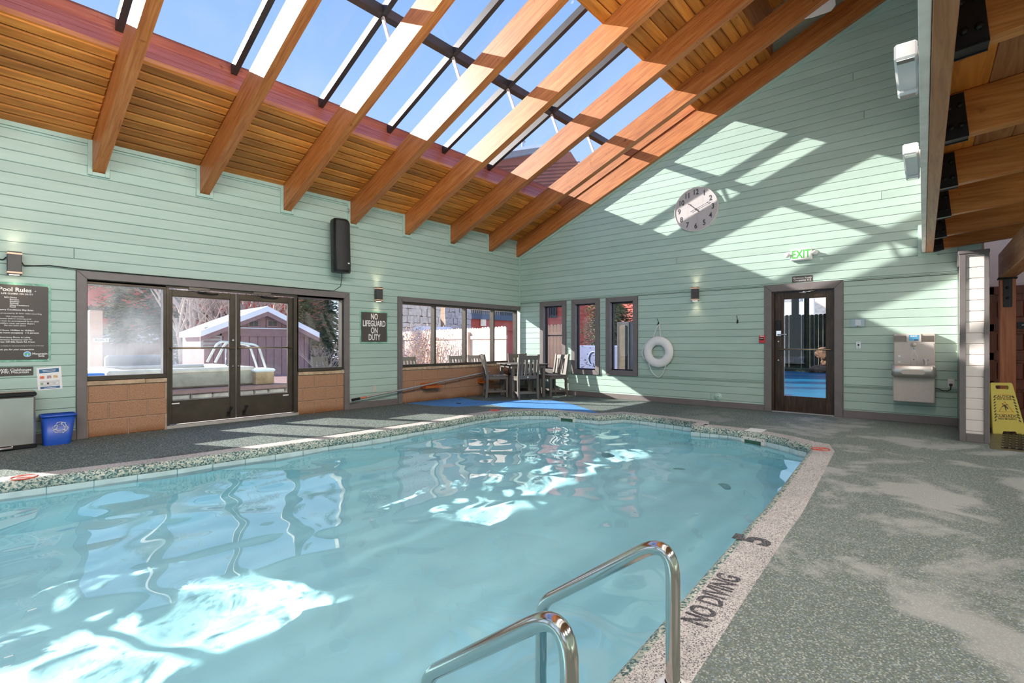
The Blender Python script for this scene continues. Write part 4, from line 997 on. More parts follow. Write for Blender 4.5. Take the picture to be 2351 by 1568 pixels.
# ------------------------------------------------------------------ things on the right wall
cy_, cz_ = wr(1599.5, 481.5); CR = 0.408
ck = empty('wall_clock', (XW, cy_, cz_)); tag(ck, 'large round pale wall clock with dark numerals on the gable', 'clock')
M_CLOCK = plain('clock_face', (0.50, 0.46, 0.46), 0.6, var=0.02); M_NUM = plain('clock_ink', (0.045, 0.045, 0.05), 0.5, var=0.02)
T(MB().lathe([(0.001, -0.045), (CR - 0.012, -0.045)], (XW, cy_, cz_), 64, 'X').build('face', M_CLOCK), ck)
T(MB().lathe([(CR - 0.014, -0.043), (CR - 0.012, -0.055), (CR, -0.055), (CR, 0.0)], (XW, cy_, cz_), 64, 'X').build('rim', plain('clock_rim', (0.62, 0.58, 0.57), 0.5, var=0.02)), ck)
FCK = frame_right(cy_, cz_, XW - 0.046)
for i in range(1, 13):
    a = math.pi / 2 - i * math.pi / 6; r_ = 0.315
    T(text('numeral', str(i), 0.135, M_NUM, FCK @ Matrix.Translation((r_ * math.cos(a), r_ * math.sin(a), 0.001)), None, bold=0.003, sx=0.85), ck)
dots = MB(); seam = MB()
for i in range(72):
    a = 2 * math.pi * i / 72
    for r_ in (0.380, 0.393): dots.lathe([(0.0004, 0.0016), (0.0032, 0.0012)], (r_ * math.cos(a), r_ * math.sin(a), 0), 5, 'Z', mat=FCK)
for (a0, b0), (a1, b1) in (((-0.36, 0.02), (0.36, 0.16)), ((-0.15, -0.36), (-0.15, 0.36)), ((0.13, -0.06), (0.13, 0.37)), ((-0.33, -0.16), (0.36, -0.02)), ((0.05, -0.37), (0.02, -0.10))):
    for k in range(22):
        for o_ in (-0.009, 0.009):
            u, v = a0 + (a1 - a0) * k / 21, b0 + (b1 - b0) * k / 21
            if u * u + v * v < 0.37 ** 2: dots.lathe([(0.0004, 0.0016), (0.0034, 0.0012)], (u + (o_ if abs(b1 - b0) > abs(a1 - a0) else 0), v + (o_ if abs(b1 - b0) < abs(a1 - a0) else 0), 0), 5, 'Z', mat=FCK)
dd = dots.build('rivet_dots', plain('rivet_grey', (0.22, 0.17, 0.17), 0.6)); T(dd, ck); dd['kind'] = 'stuff'
def hand(name, ang, L, wd, tail):
    a = math.pi / 2 - R(ang); P = [(-tail, -wd * 0.6), (L * 0.72, -wd * 0.35), (L * 0.80, -wd * 1.4), (L * 0.88, -wd * 0.3), (L, 0), (L * 0.88, wd * 0.3), (L * 0.80, wd * 1.4), (L * 0.72, wd * 0.35), (-tail, wd * 0.6)]
    Mh = FCK @ Matrix.Rotation(a, 4, 'Z') @ Matrix.Translation((0, 0, 0.012))
    T(MB().prism([Mh @ Vector((u, v, 0)) for u, v in P], (0, 0, 0), (-0.002, 0, 0)).build(name, M_CHAR), ck)
hand('hour_hand', 312, 0.21, 0.010, 0.09); hand('minute_hand', 69, 0.30, 0.008, 0.10)
T(MB().lathe([(0.0005, 0.018), (0.014, 0.017), (0.014, 0.0)], (0, 0, 0), 14, 'Z', mat=FCK).build('hub', M_CHAR), ck)

ye, ze = wr(1839.5, 584.5, XW - 0.04)
ex_ = empty('exit_sign', (XW, ye, ze)); tag(ex_, 'white EXIT sign with green letters and two lamp heads', 'exit sign')
FE = frame_right(ye, ze, XW)
M_GREEN = plain('exit_green', (0.06, 0.42, 0.06), 0.5, var=0.02, emit=(0.12, 0.6, 0.1), es=0.15)
T(MB().bbox(-0.155, 0.155, -0.095, 0.095, 0, 0.06, b=0.015, mat=FE).build('housing', M_WHITE), ex_)
T(text('lettering', 'EXIT', 0.185, M_GREEN, FE @ Matrix.Translation((0.0, 0.0, 0.0605)), None, bold=0.004, sx=0.72), ex_)
for sg, ch in ((-1, '<'), (1, '>')):
    T(text('arrow', ch, 0.06, plain_cache('arrow_grey', (0.55, 0.62, 0.52), 0.5), FE @ Matrix.Translation((sg * 0.135, 0.0, 0.0605))), ex_)
    T(MB().lathe([(0.001, 0.085), (0.034, 0.08), (0.042, 0.06), (0.034, 0.03), (0.012, 0.02)], (sg * 0.20, 0.01, 0), 16, 'Z', mat=FE).build('lamp_head', M_WHITE), ex_)
    T(MB().tube([FE @ Vector((sg * 0.15, 0.0, 0.03)), FE @ Vector((sg * 0.185, 0.01, 0.035))], 0.012, 8).build('lamp_arm', M_WHITE), ex_)
yo, zo = wr(1842, 640.5); so = empty('occupancy_sign', (XW, yo, zo)); tag(so, 'small dark Maximum Room Occupancy plate above the glass door', 'sign')
FO = frame_right(yo, zo, XW)
T(MB().box(-0.148, 0.148, -0.052, 0.052, 0, 0.004, mat=FO).build('plate', M_PANEL), so)
for i, b_ in enumerate(('Maximum Room', 'Occupancy 112')): T(text('print_line', b_, 0.040, M_INK, FO @ Matrix.Translation((0, 0.019 - 0.037 * i, 0.0045)), None, bold=0.0006), so)

# life ring, rope and hooks
def hook(px, py, label):
    y, z = wr(px, py); o = empty('coat_hook', (XW, y, z)); tag(o, label, 'hook', 'black coat hooks'); M = frame_right(y, z, XW)
    T(MB().bbox(-0.012, 0.012, -0.03, 0.03, 0, 0.006, b=0.002, mat=M).build('back_plate', M_BLACK), o)
    T(MB().tube([M @ Vector(p) for p in ((0, 0.02, 0.005), (0, 0.05, 0.02), (0, 0.085, 0.05), (0.002, 0.10, 0.06))], 0.005, 6).build('upper_prong', M_BLACK), o)
    T(MB().tube([M @ Vector(p) for p in ((0, -0.02, 0.005), (0, -0.035, 0.03), (0, -0.02, 0.05), (0, 0.0, 0.055))], 0.006, 6).build('lower_prong', M_BLACK), o)
    return o
hook(1512, 743, 'black coat hook carrying the rope of the life ring'); hook(1693.5, 738, 'bare black coat hook between life ring and fire alarm')
ly, lz = wr(1511.5, 808, XW - 0.07); LR = 0.305
lr = empty('life_ring', (XW - 0.07, ly, lz)); tag(lr, 'white life ring with rope hanging from a hook', 'life ring')
FL = frame_right(ly, lz, XW - 0.07)
prof = [(0.22 + 0.085 * math.cos(2 * math.pi * i / 16), 0.052 * math.sin(2 * math.pi * i / 16)) for i in range(17)]
M_RING = plain('white_foam', (0.78, 0.77, 0.76), 0.5, var=0.03)
T(MB().lathe(prof, (0, 0, 0), 48, 'Z', mat=FL).build('ring', M_RING), lr)
for a in (90, 210, 330):
    b_ = MB(); vs = []
    for da in (-9, 9):
        t = R(a + da); vs += [FL @ Vector(((0.22 + 0.089 * math.cos(2 * math.pi * i / 16)) * math.cos(t), (0.22 + 0.089 * math.cos(2 * math.pi * i / 16)) * math.sin(t), 0.056 * math.sin(2 * math.pi * i / 16))) for i in range(16)]
    T(b_.add(vs, [(i, (i + 1) % 16, 16 + (i + 1) % 16, 16 + i) for i in range(16)], True).build('strap', M_RING), lr)
hy, hz = wr(1512, 745); hz += 0.0
def rope(pts, nm='rope'):
    P = [Vector(p) for p in pts]; out = []
    for i in range(len(P) - 1):
        p0, p1, p2, p3 = P[max(i - 1, 0)], P[i], P[i + 1], P[min(i + 2, len(P) - 1)]
        for j in range(6):
            t = j / 6; out.append(0.5 * ((2 * p1) + (p2 - p0) * t + (2 * p0 - 5 * p1 + 4 * p2 - p3) * t * t + (3 * p1 - p0 - 3 * p2 + p3) * t ** 3))
    out.append(P[-1]); return MB().tube([FL @ p for p in out], 0.0075, 6)
dz = hz - lz
T(rope([(-0.085, 0.29, 0.03), (-0.045, 0.45, 0.0), (-0.008, dz - 0.01, -0.03), (0.012, dz - 0.005, -0.03), (0.03, 0.46, 0.0), (0.06, 0.29, 0.03)]).build('rope', M_RING), lr)
T(rope([(-0.25, 0.17, 0.03), (-0.345, 0.0, 0.0), (-0.32, -0.10, 0.0), (-0.27, -0.15, 0.03)]).build('rope', M_RING), lr)
T(rope([(-0.19, -0.23, 0.03), (-0.13, -0.40, 0.0), (0.0, -0.49, -0.01), (0.10, -0.40, 0.0), (0.17, -0.25, 0.03)]).build('rope', M_RING), lr)

yf, zf = wr(1751, 778.5); fa = empty('fire_alarm', (XW, yf, zf)); tag(fa, 'red fire alarm pull box beside the door casing', 'fire alarm'); FF = frame_right(yf, zf, XW)
M_RED = plain('alarm_red', (0.62, 0.03, 0.035), 0.4, var=0.05)
T(MB().bbox(-0.048, 0.048, -0.065, 0.065, 0, 0.05, b=0.006, mat=FF).build('housing', M_RED), fa)
T(MB().bbox(-0.032, 0.032, -0.018, 0.028, 0.05, 0.062, b=0.004, mat=FF).build('pull_bar', M_BLACK), fa); T(MB().box(-0.026, 0.026, 0.003, 0.010, 0.062, 0.064, mat=FF).build('pull_stripe', M_INK), fa)
T(text('lettering', 'FIRE', 0.034, M_INK, FF @ Matrix.Translation((0, 0.048, 0.051)), None, bold=0.001), fa)

yt, zt2 = wr(1970, 741); th_ = empty('thermostat', (XW, yt, zt2)); tag(th_, 'white thermostat inside a clear lockable cover', 'thermostat'); FT = frame_right(yt, zt2, XW)
T(MB().bbox(-0.035, 0.035, -0.045, 0.045, 0, 0.03, b=0.004, mat=FT).build('thermostat_body', M_WHITE), th_)
cv = MB().box(-0.09, 0.09, -0.062, 0.062, 0.058, 0.061, mat=FT)
for q in ((-0.09, 0.09, 0.059, 0.062), (-0.09, 0.09, -0.062, -0.059), (-0.09, -0.087, -0.059, 0.059), (0.087, 0.09, -0.059, 0.059)): cv.box(q[0], q[1], q[2], q[3], 0, 0.058, mat=FT)
T(cv.build('clear_cover', glass('clear_plastic', (0.93, 0.95, 0.97), boost=1.6)), th_); T(MB().lathe([(0.0005, 0.072), (0.008, 0.07), (0.008, 0.05)], (0, -0.054, 0), 10, 'Z', mat=FT).build('lock', M_BRASS), th_)
y, z = wr(1971, 792); wall_plate('light_switch', frame_right(y, z, XW), 0.072, 0.118, 'steel light switch plate between door and drinking fountain', 'light switch', M_STEEL, 'switch')
y, z = wr(2183.5, 879.5); wall_plate('power_outlet', frame_right(y, z, XW), 0.075, 0.118, 'white wall outlet with a black plug beside the drinking fountain', 'outlet', M_WHITE, 'outlet')
y, z = wr(1649, 911); ac = empty('access_cover', (XW, y, z)); tag(ac, 'round teal painted access cover low on the gable wall', 'access cover')
T(MB().lathe([(0.001, -0.012), (0.07, -0.010), (0.075, 0.0)], (XW, y, z), 28, 'X').build('disc', M_TEALTRIM), ac); T(MB().lathe([(0.0005, -0.016), (0.006, -0.014), (0.007, -0.01)], (XW, y, z), 8, 'X').build('screw', M_BLACK), ac)

# drinking fountain with bottle filler
M_FTAN = plain('fountain_enamel', (0.50, 0.45, 0.40), 0.45, 0.1, var=0.05, scale=30); M_FPANEL = plain('fountain_panel', (0.52, 0.485, 0.45), 0.4, var=0.02)
yc = (wr(2053, 800, 9.19)[0] + wr(2145, 800, 9.19)[0]) / 2
df = empty('drinking_fountain', (XW, yc, 0.3)); tag(df, 'wall hung drinking fountain with bottle filler panel and blue display', 'drinking fountain')
def fz(py, X): return onX(2100, py, X).z
hw = 0.232
z_top, z_mid, z_rim, z_low, z_bot = fz(766, 9.19), fz(846, 9.19), fz(840, 8.93), fz(868, 8.95), fz(924, 9.05)
T(MB().bbox(9.05, XW, yc - hw, yc + hw, z_bot, z_low + 0.02, b=0.012).build('cabinet', M_FTAN), df)
# basin shelf with a hollow
def basin_ring(g, z): return [(x, y, z) for x, y in round_rect(8.94 + g, XW - 0.02 - g, yc - hw - 0.012 + g, yc + hw + 0.012 - g, 0.05, 4)]
m = len(basin_ring(0, 0)); rs = [(0.03, z_low), (0.0, z_low + 0.03), (0.0, z_rim), (0.012, z_rim + 0.012), (0.035, z_rim + 0.004), (0.06, z_rim - 0.035), (0.12, z_rim - 0.05)]
vs = [v for g, z in rs for v in basin_ring(g, z)]
T(MB().add(vs, [(k * m + i, k * m + (i + 1) % m, (k + 1) * m + (i + 1) % m, (k + 1) * m + i) for k in range(len(rs) - 1) for i in range(m)] + [tuple(range((len(rs) - 1) * m, len(rs) * m)), tuple(range(m))[::-1]], True).build('basin', M_STEEL), df)
P = round_rect(yc - 0.13, yc + 0.13, (z_low + z_rim) / 2 - 0.035, (z_low + z_rim) / 2 + 0.03, 0.03)
T(MB().prism([(8.94, u, v) for u, v in P], (0, 0, 0), (-0.006, 0, 0)).build('push_panel', M_FTAN), df)
T(MB().bbox(9.21, XW, yc - hw, yc + hw, z_mid - 0.02, z_top, b=0.006).build('back_housing', M_FTAN), df)
zA, zB = z_mid + 0.0, fz(786, 9.19)
T(MB().prism([(9.21, u, v) for u, v in round_rect(yc - hw + 0.012, yc + hw - 0.012, zA, zB, 0.045)], (0, 0, 0), (-0.014, 0, 0)).build('filler_panel', M_FPANEL), df)
for sg in (-1, 1): T(MB().bbox(9.203, 9.211, min(yc + sg * 0.09, yc + sg * (hw - 0.006)), max(yc + sg * 0.09, yc + sg * (hw - 0.006)), zB + 0.01, z_top - 0.03, b=0.002).build('steel_band', plain_cache('dark_steel_band', (0.20, 0.16, 0.13), 0.3, 0.8)), df)
T(MB().bbox(9.198, 9.211, yc - 0.082, yc + 0.082, zB - 0.0, z_top - 0.002, b=0.004).build('display_bezel', M_FPANEL), df)
T(MB().box(9.195, 9.199, yc - 0.055, yc + 0.055, zB + 0.022, z_top - 0.018).build('display', plain('display_blue', (0.07, 0.25, 0.42), 0.3, var=0.02, emit=(0.10, 0.36, 0.58), es=0.25)), df)
FD = frame_right(yc, 0, 9.1945)
T(text('print_line', 'ELKAY', 0.026, M_INK, FD @ Matrix.Translation((0, z_top - 0.036, 0.0005)), None, bold=0.0008), df)
T(MB().prism([(9.1945, yc + u, zB + 0.035 + v) for u, v in ((-0.048, -0.008), (-0.004, -0.008), (-0.004, 0.006), (-0.048, 0.006))], (0, 0, 0), (-0.0005, 0, 0)).build('readout', M_BLACK), df)
T(MB().lathe([(0.001, -0.05), (0.026, -0.045), (0.03, -0.01), (0.03, 0.0)], (9.197, yc, zB - 0.03), 18, 'X').build('nozzle', M_FPANEL), df)
FP = frame_right(yc, (zA + zB) / 2, 9.1955); zh = (zB - zA)
bot_ = [(-0.036, -0.155), (0.036, -0.155), (0.036, -0.01), (0.016, 0.045), (0.016, 0.075), (-0.016, 0.075), (-0.016, 0.045), (-0.036, -0.01)]
T(MB().tube([FP @ Vector((u, v, 0.001)) for u, v in bot_], 0.0025, 6, closed=True).build('bottle_outline', M_INK), df)
T(MB().tube([FP @ Vector((0.026 * math.cos(t), -0.06 + 0.022 * math.sin(t), 0.001)) for t in [i * math.pi / 9 for i in range(18)]], 0.002, 6, closed=True).build('sensor_ring', M_INK), df)
T(MB().lathe([(0.0005, 0.003), (0.007, 0.002)], (0, -0.06, 0), 10, 'Z', mat=FP).build('sensor', M_BLACK), df)
M_TEALP = plain('teal_print', (0.03, 0.20, 0.24), 0.5, var=0.02)
T(MB().prism([FP @ Vector((u, v, 0.0006)) for u, v in ((0, 0.108), (0.007, 0.094), (0.004, 0.087), (-0.004, 0.087), (-0.007, 0.094))], (0, 0, 0), (-0.0005, 0, 0)).build('drop_mark', M_TEALP), df)
T(text('print_line', 'ELKAY', 0.020, M_INK, FP @ Matrix.Translation((0.115, -0.058, 0.0005)), None, bold=0.0006), df)
T(MB().prism([FP @ Vector((0.158 + u, -0.066 + v, 0.0006)) for u, v in ((0, 0.016), (0.007, 0.0), (0.004, -0.007), (-0.004, -0.007), (-0.007, 0.0))], (0, 0, 0), (-0.0005, 0, 0)).build('drop_mark', plain_cache('drop_blue', (0.05, 0.2, 0.5), 0.5)), df)
for k in (0, 1):   # two pictograms of a hand and bottle
    o_ = FP @ Matrix.Translation((-0.15, -0.01 - 0.085 * k, 0.0006))
    T(MB().prism([o_ @ Vector(p) for p in ((-0.03, -0.01, 0), (-0.005, -0.018, 0), (0.0, 0.0, 0), (-0.012, 0.012, 0), (-0.03, 0.006, 0))], (0, 0, 0), (-0.0005, 0, 0)).build('pictogram', M_INK), df)
    T(MB().tube([o_ @ Vector(p) for p in ((0.004, -0.03, 0), (0.022, -0.03, 0), (0.022, 0.015, 0), (0.014, 0.03, 0), (0.006, 0.015, 0))], 0.0015, 5, closed=True).build('pictogram', M_INK), df)
T(MB().tube([(9.13, yc - 0.13, z_rim - 0.02), (9.13, yc - 0.13, z_rim + 0.05), (9.11, yc - 0.115, z_rim + 0.085), (9.09, yc - 0.105, z_rim + 0.095)], [0.022, 0.017, 0.013, 0.009], 12).build('bubbler', M_FPANEL), df)
T(MB().bbox(9.02, 9.16, yc - 0.07, yc + 0.08, z_rim - 0.035, z_rim - 0.025, b=0.003).build('drain_grate', M_CHROME), df)
po = Vector((XW - 0.03, *wr(2183, 883.5)))
pcord = df
T(MB().bbox(XW - 0.045, XW - 0.009, po.y - 0.018, po.y + 0.018, po.z - 0.018, po.z + 0.018, b=0.006).build('power_plug', M_BLACK), pcord)
T(MB().tube([po + Vector((-0.01, 0, -0.01)), po + Vector((-0.012, 0.002, -0.06)), po + Vector((-0.012, 0.03, -0.085)), po + Vector((-0.012, 0.08, -0.088)), (XW - 0.03, yc - hw - 0.04, po.z - 0.062), (XW - 0.03, yc - hw + 0.01, po.z - 0.055)], 0.006, 8).build('power_cord', M_BLACK), pcord)

# emergency lights on the beam
for tx, ty0, ty1, lb in ((2087, 113, 207, 'white twin-head emergency light on the beam above the nearer joist hangers'), (2098, 340, 402, 'white twin-head emergency light on the beam, the one closer to the gable')):
    zc = 2.66; a = onZ(tx - 2, ty1, zc); b_ = onZ(tx - 8, ty0, zc)
    o = empty('emergency_light', (a + b_) / 2); tag(o, lb, 'emergency light')
    M = Matrix.Translation((a + b_) / 2) @ Matrix.Rotation(math.atan2((a - b_).y, (a - b_).x), 4, 'Z')
    L = (a - b_).length / 2
    T(MB().bbox(-L * 0.72, L * 0.72, -0.05, 0.05, -0.03, 0.05, b=0.012, mat=M).build('housing', M_WHITE), o)
    for sg in (1, -1):
        T(MB().bbox(min(sg * L * 0.74, sg * L), max(sg * L * 0.74, sg * L), -0.048, 0.048, -0.045, 0.04, b=0.01, mat=M).build('lamp_head', M_WHITE), o)
        T(MB().box(min(sg * L * 0.80, sg * L * 0.96), max(sg * L * 0.80, sg * L * 0.96), -0.036, 0.036, -0.048, -0.045, mat=M).build('lens', M_CHROME), o)
    wy = MBM @ Vector(((a + b_).x / 2 - 9.32, 0.085, 0))
    d_ = (wy.y - (a + b_).y / 2)
    T(MB().bbox(-L * 0.32, L * 0.32, min(d_ + 0.0, -0.03), max(d_ + 0.0, -0.03), -0.02, 0.06, b=0.004, mat=M).build('mounting_plate', M_WHITE), o)

# ------------------------------------------------------------------ hall at the right: post, beam, tiled floor, doors, sign, mat
M_POST = wood('post_fir', [(0.28, (0.22, 0.06, 0.022)), (0.5, (0.33, 0.10, 0.04)), (0.75, (0.42, 0.16, 0.07))], (22, 22, 1.2), var=0.05)
tilef = struct(MB().box(7.56, 11.2, -3.6, -0.33, -0.06, -0.004).build('floor_hall', plain('tile_grout', (0.16, 0.15, 0.12), 0.7)))
M_OLIVE = plain('olive_tile', (0.115, 0.098, 0.055), 0.4, var=0.12)
for i in range(8):
    for j in range(6):
        x0, y1 = 7.56 + i * 0.455, -0.335 - j * 0.455
        P = clip([(x0, y1 - 0.452), (x0 + 0.452, y1 - 0.452), (x0 + 0.452, y1), (x0, y1)], -0.66, -1.0, -0.66 * 7.56 + 0.58)
        if len(P) >= 3: plank('floor_tile', M_OLIVE, tilef, P, lambda u, v, d: Vector((u, v, -0.008 + d)), th=0.009, ch=0.002, g=0.001)
ps = empty('timber_post', (9.45, -0.585, 0)); ps['kind'] = 'structure'
pt = onX(2310, 640, 9.40).z
ps.name = 'wall_post'
T(MB().bbox(9.40, 9.55, -0.665, -0.505, 0.0, pt, b=0.006).build('post', M_POST), ps)
T(MB().bbox(9.393, 9.40, -0.63, -0.54, pt - 0.38, pt, b=0.002).build('steel_plate', M_BLACK), ps); T(MB().bbox(9.38, 9.56, -0.68, -0.49, pt, pt + 0.02, b=0.002).build('bearing_plate', M_BLACK), ps)
for zz in (pt - 0.12, pt - 0.26): T(MB().lathe([(0.001, -0.02), (0.018, -0.02), (0.018, 0)], (9.393, -0.585, zz), 6, 'X').build('bolt', M_BLACK), ps)
MB2 = Matrix.Translation((9.60, -0.585, 0)) @ Matrix.Rotation(R(1.9), 4, 'Z')
T(MB().bbox(-9.0, 0, -0.08, 0.08, pt + 0.02, pt + 0.36, b=0.006, mat=MB2).build('beam', M_BEAM), ps)
M_PINK = plain('pale_plaster', (0.74, 0.50, 0.38), 0.8, var=0.03)
wh = struct(box('wall_hall', M_PINK, None, 11.0, 11.1, -3.6, 0.3, -0.05, 3.2)); struct(box('wall_hall', M_PINK, None, 9.52, 11.0, -0.36, -0.30, 0.0, 3.2))
hd = struct(empty('door_4', (10.98, -0.9, 0)))
M_PANELWOOD = wood('panel_door_wood', [(0.28, (0.085, 0.018, 0.006)), (0.5, (0.15, 0.035, 0.010)), (0.75, (0.22, 0.06, 0.018))], (20, 20, 1.5), knots=False, var=0.1)
T(MB().box(10.95, 10.995, -2.2, -0.40, 0.0, 2.05).build('slab', M_PANELWOOD), hd)
for yy in (-0.47, -0.95, -1.43, -1.91):
    T(MB().bbox(10.93, 10.96, yy - 0.06, yy + 0.06, 0.0, 2.05, b=0.004).build('stile', M_PANELWOOD), hd)
for zz in (0.06, 0.50, 0.95, 1.40, 1.98):
    T(MB().bbox(10.93, 10.96, -2.2, -0.40, zz - 0.06, zz + 0.06, b=0.004).build('rail', M_PANELWOOD), hd)
for yy in (-0.71, -1.19, -1.67):
    for zz in (0.28, 0.725, 1.175, 1.69): T(MB().bbox(10.938, 10.955, yy - 0.15, yy + 0.15, zz - 0.13, zz + 0.13, b=0.012).build('panel', M_PANELWOOD), hd)
ds = empty('door_plaque', (10.92, onX(2346, 747, 10.92).y, onX(2346, 747, 10.92).z)); tag(ds, 'small dark plaque on the panelled wooden door', 'plaque')
T(MB().bbox(10.915, 10.93, ds.location.y - 0.12, ds.location.y + 0.05, ds.location.z - 0.05, ds.location.z + 0.05, b=0.002).build('plate', M_BLACK), ds); T(MB().box(10.913, 10.915, ds.location.y - 0.06, ds.location.y - 0.0, ds.location.z + 0.0, ds.location.z + 0.012).build('print_line', M_INK), ds)

# wet floor sign: two leaves hinged at the top
M_YEL = plain('yellow_plastic', (0.62, 0.48, 0.09), 0.45, var=0.06, scale=4)
M_YDARK = plain('sign_ink', (0.05, 0.045, 0.02), 0.5, var=0.02); M_YRED = plain('sign_orange', (0.72, 0.17, 0.03), 0.5, var=0.02)
pL, pR = onZ(2279, 995.5), onZ(2357, 998.5); mid = (pL + pR) / 2
ax = (pR - pL).normalized(); W2 = (pR - pL).length / 2
WS = empty('wet_floor_sign', mid); tag(WS, 'yellow folding CAUTION WET FLOOR sign beside the white partition', 'wet floor sign')
nrm = Vector((ax.y, -ax.x, 0)).normalized()
if nrm.dot(Vector((-1, 0, 0))) < 0: nrm = -nrm
HS = 0.66
def leaf(sg, name):
    tilt = R(14) * sg
    up = Vector((0, 0, 1)); 
    e2 = (up * math.cos(tilt) - nrm * math.sin(tilt)); foot = mid + nrm * (0.0 if sg > 0 else -2 * HS * math.sin(R(14)))
    n2 = ax.cross(e2); n2 = n2 if n2.dot(nrm) * sg > 0 else -n2
    Mx = Matrix(((ax.x, e2.x, n2.x, foot.x), (ax.y, e2.y, n2.y, foot.y), (ax.z, e2.z, n2.z, foot.z), (0, 0, 0, 1)))
    out = [(-W2, 0), (-W2 * 0.45, 0), (-W2 * 0.36, 0.035), (W2 * 0.36, 0.035), (W2 * 0.45, 0), (W2, 0), (W2 * 0.66, HS - 0.02), (W2 * 0.60, HS), (-W2 * 0.60, HS), (-W2 * 0.66, HS - 0.02)]
    hole = [(-W2 * 0.36, HS - 0.085), (W2 * 0.36, HS - 0.085), (W2 * 0.40, HS - 0.055), (W2 * 0.36, HS - 0.035), (-W2 * 0.36, HS - 0.035), (-W2 * 0.40, HS - 0.055)]
    A = [Vector((u, v, 0)) for u, v in out]; B = [Vector((u, v, 0)) for u, v in hole]
    tri = tessellate_polygon([A, B]); AB = A + B; n_ = len(AB)
    vs = [Mx @ (p + Vector((0, 0, -0.009))) for p in AB] + [Mx @ (p + Vector((0, 0, 0.009))) for p in AB]
    fs = [tuple(t) for t in tri] + [tuple(i + n_ for i in t[::-1]) for t in tri]
    for lo_, hi_ in ((0, len(A)), (len(A), n_)):
        m_ = hi_ - lo_
        fs += [(lo_ + i, lo_ + (i + 1) % m_, n_ + lo_ + (i + 1) % m_, n_ + lo_ + i) for i in range(m_)]
    return T(MB().add(vs, fs).build(name, M_YEL), WS), Mx
lf, MX = leaf(1, 'front_leaf'); leaf(-1, 'rear_leaf')
def wprint(body, v, size, mat=None): T(text('print_line', body, size, mat or M_YDARK, MX @ Matrix.Translation((0.0, v, 0.0095)), lf, bold=0.0007), WS)
if (MX.to_3x3() @ Vector((1, 0, 0))).dot(Vector((RGT[0], RGT[1], 0))) < 0: pass
wprint('CAUTION', HS * 0.725, 0.045); wprint('WET FLOOR', HS * 0.675, 0.028); wprint('CUIDADO', HS * 0.345, 0.05); wprint('PISO MOJADO', HS * 0.29, 0.030)
def wpoly(name, P, mat, z=0.0095, par=lf): T(MB().prism([MX @ Vector((u, v, z)) for u, v in P], (0, 0, 0), MX.to_3x3() @ Vector((0, 0, 0.0007))).build(name, mat), WS)
for v in (0.757, 0.70, 0.378, 0.318): wpoly('red_rule', [(-W2 * 0.42, HS * v), (W2 * 0.42, HS * v), (W2 * 0.42, HS * v + 0.004), (-W2 * 0.42, HS * v + 0.004)], M_YRED)
T(MB().tube([MX @ Vector(p) for p in ((-0.075, HS * 0.43, 0.010), (0.075, HS * 0.43, 0.010), (0.0, HS * 0.625, 0.010))], 0.0035, 6, closed=True).build('warning_triangle', M_YRED), WS)
for P in ([(-0.020, 0.370), (-0.008, 0.380), (0.018, 0.350), (0.030, 0.318), (0.020, 0.316), (0.004, 0.342), (-0.012, 0.352)], [(-0.010, 0.352), (0.002, 0.346), (0.006, 0.300), (-0.004, 0.298)], [(-0.012, 0.372), (0.035, 0.380), (0.036, 0.374), (-0.006, 0.362)], [(-0.034, 0.384), (-0.024, 0.392), (-0.016, 0.384), (-0.025, 0.376)], [(-0.040, 0.350), (-0.016, 0.366), (-0.012, 0.358), (-0.034, 0.342)]):
    wpoly('falling_figure', [(u * 1.0, v * HS / 0.66) for u, v in P], M_YDARK)
for sg in (-1, 1):
    for k in range(9):
        v = HS * (0.24 + 0.058 * k); u = sg * W2 * (0.80 - 0.34 * v / HS)
        wpoly('hazard_stripe', [(u - 0.016, v), (u - 0.002, v), (u + 0.016, v + 0.026), (u + 0.002, v + 0.026)] if sg < 0 else [(u - 0.002, v), (u + 0.016, v), (u + 0.002, v + 0.026), (u - 0.016, v + 0.026)], M_YDARK)
# slatted rubber mat
mat_ = empty('floor_mat', onZ(2335, 1012)); tag(mat_, 'black slatted rubber mat on the olive tiles under the wet floor sign', 'floor mat')
mc = Vector((8.62, -0.87, 0)); mr = Matrix.Translation(mc) @ Matrix.Rotation(R(-4), 4, 'Z')
for k in range(13): T(MB().bbox(-0.95, 0.75, -0.34 + k * 0.055, -0.34 + k * 0.055 + 0.034, 0.003, 0.014, b=0.003, mat=mr).build('slat', M_BLACK), mat_)
for k in range(9): T(MB().bbox(-0.95 + k * 0.205, -0.92 + k * 0.205, -0.35, 0.38, 0.0015, 0.006, b=0.001, mat=mr).build('cross_rib', M_BLACK), mat_)

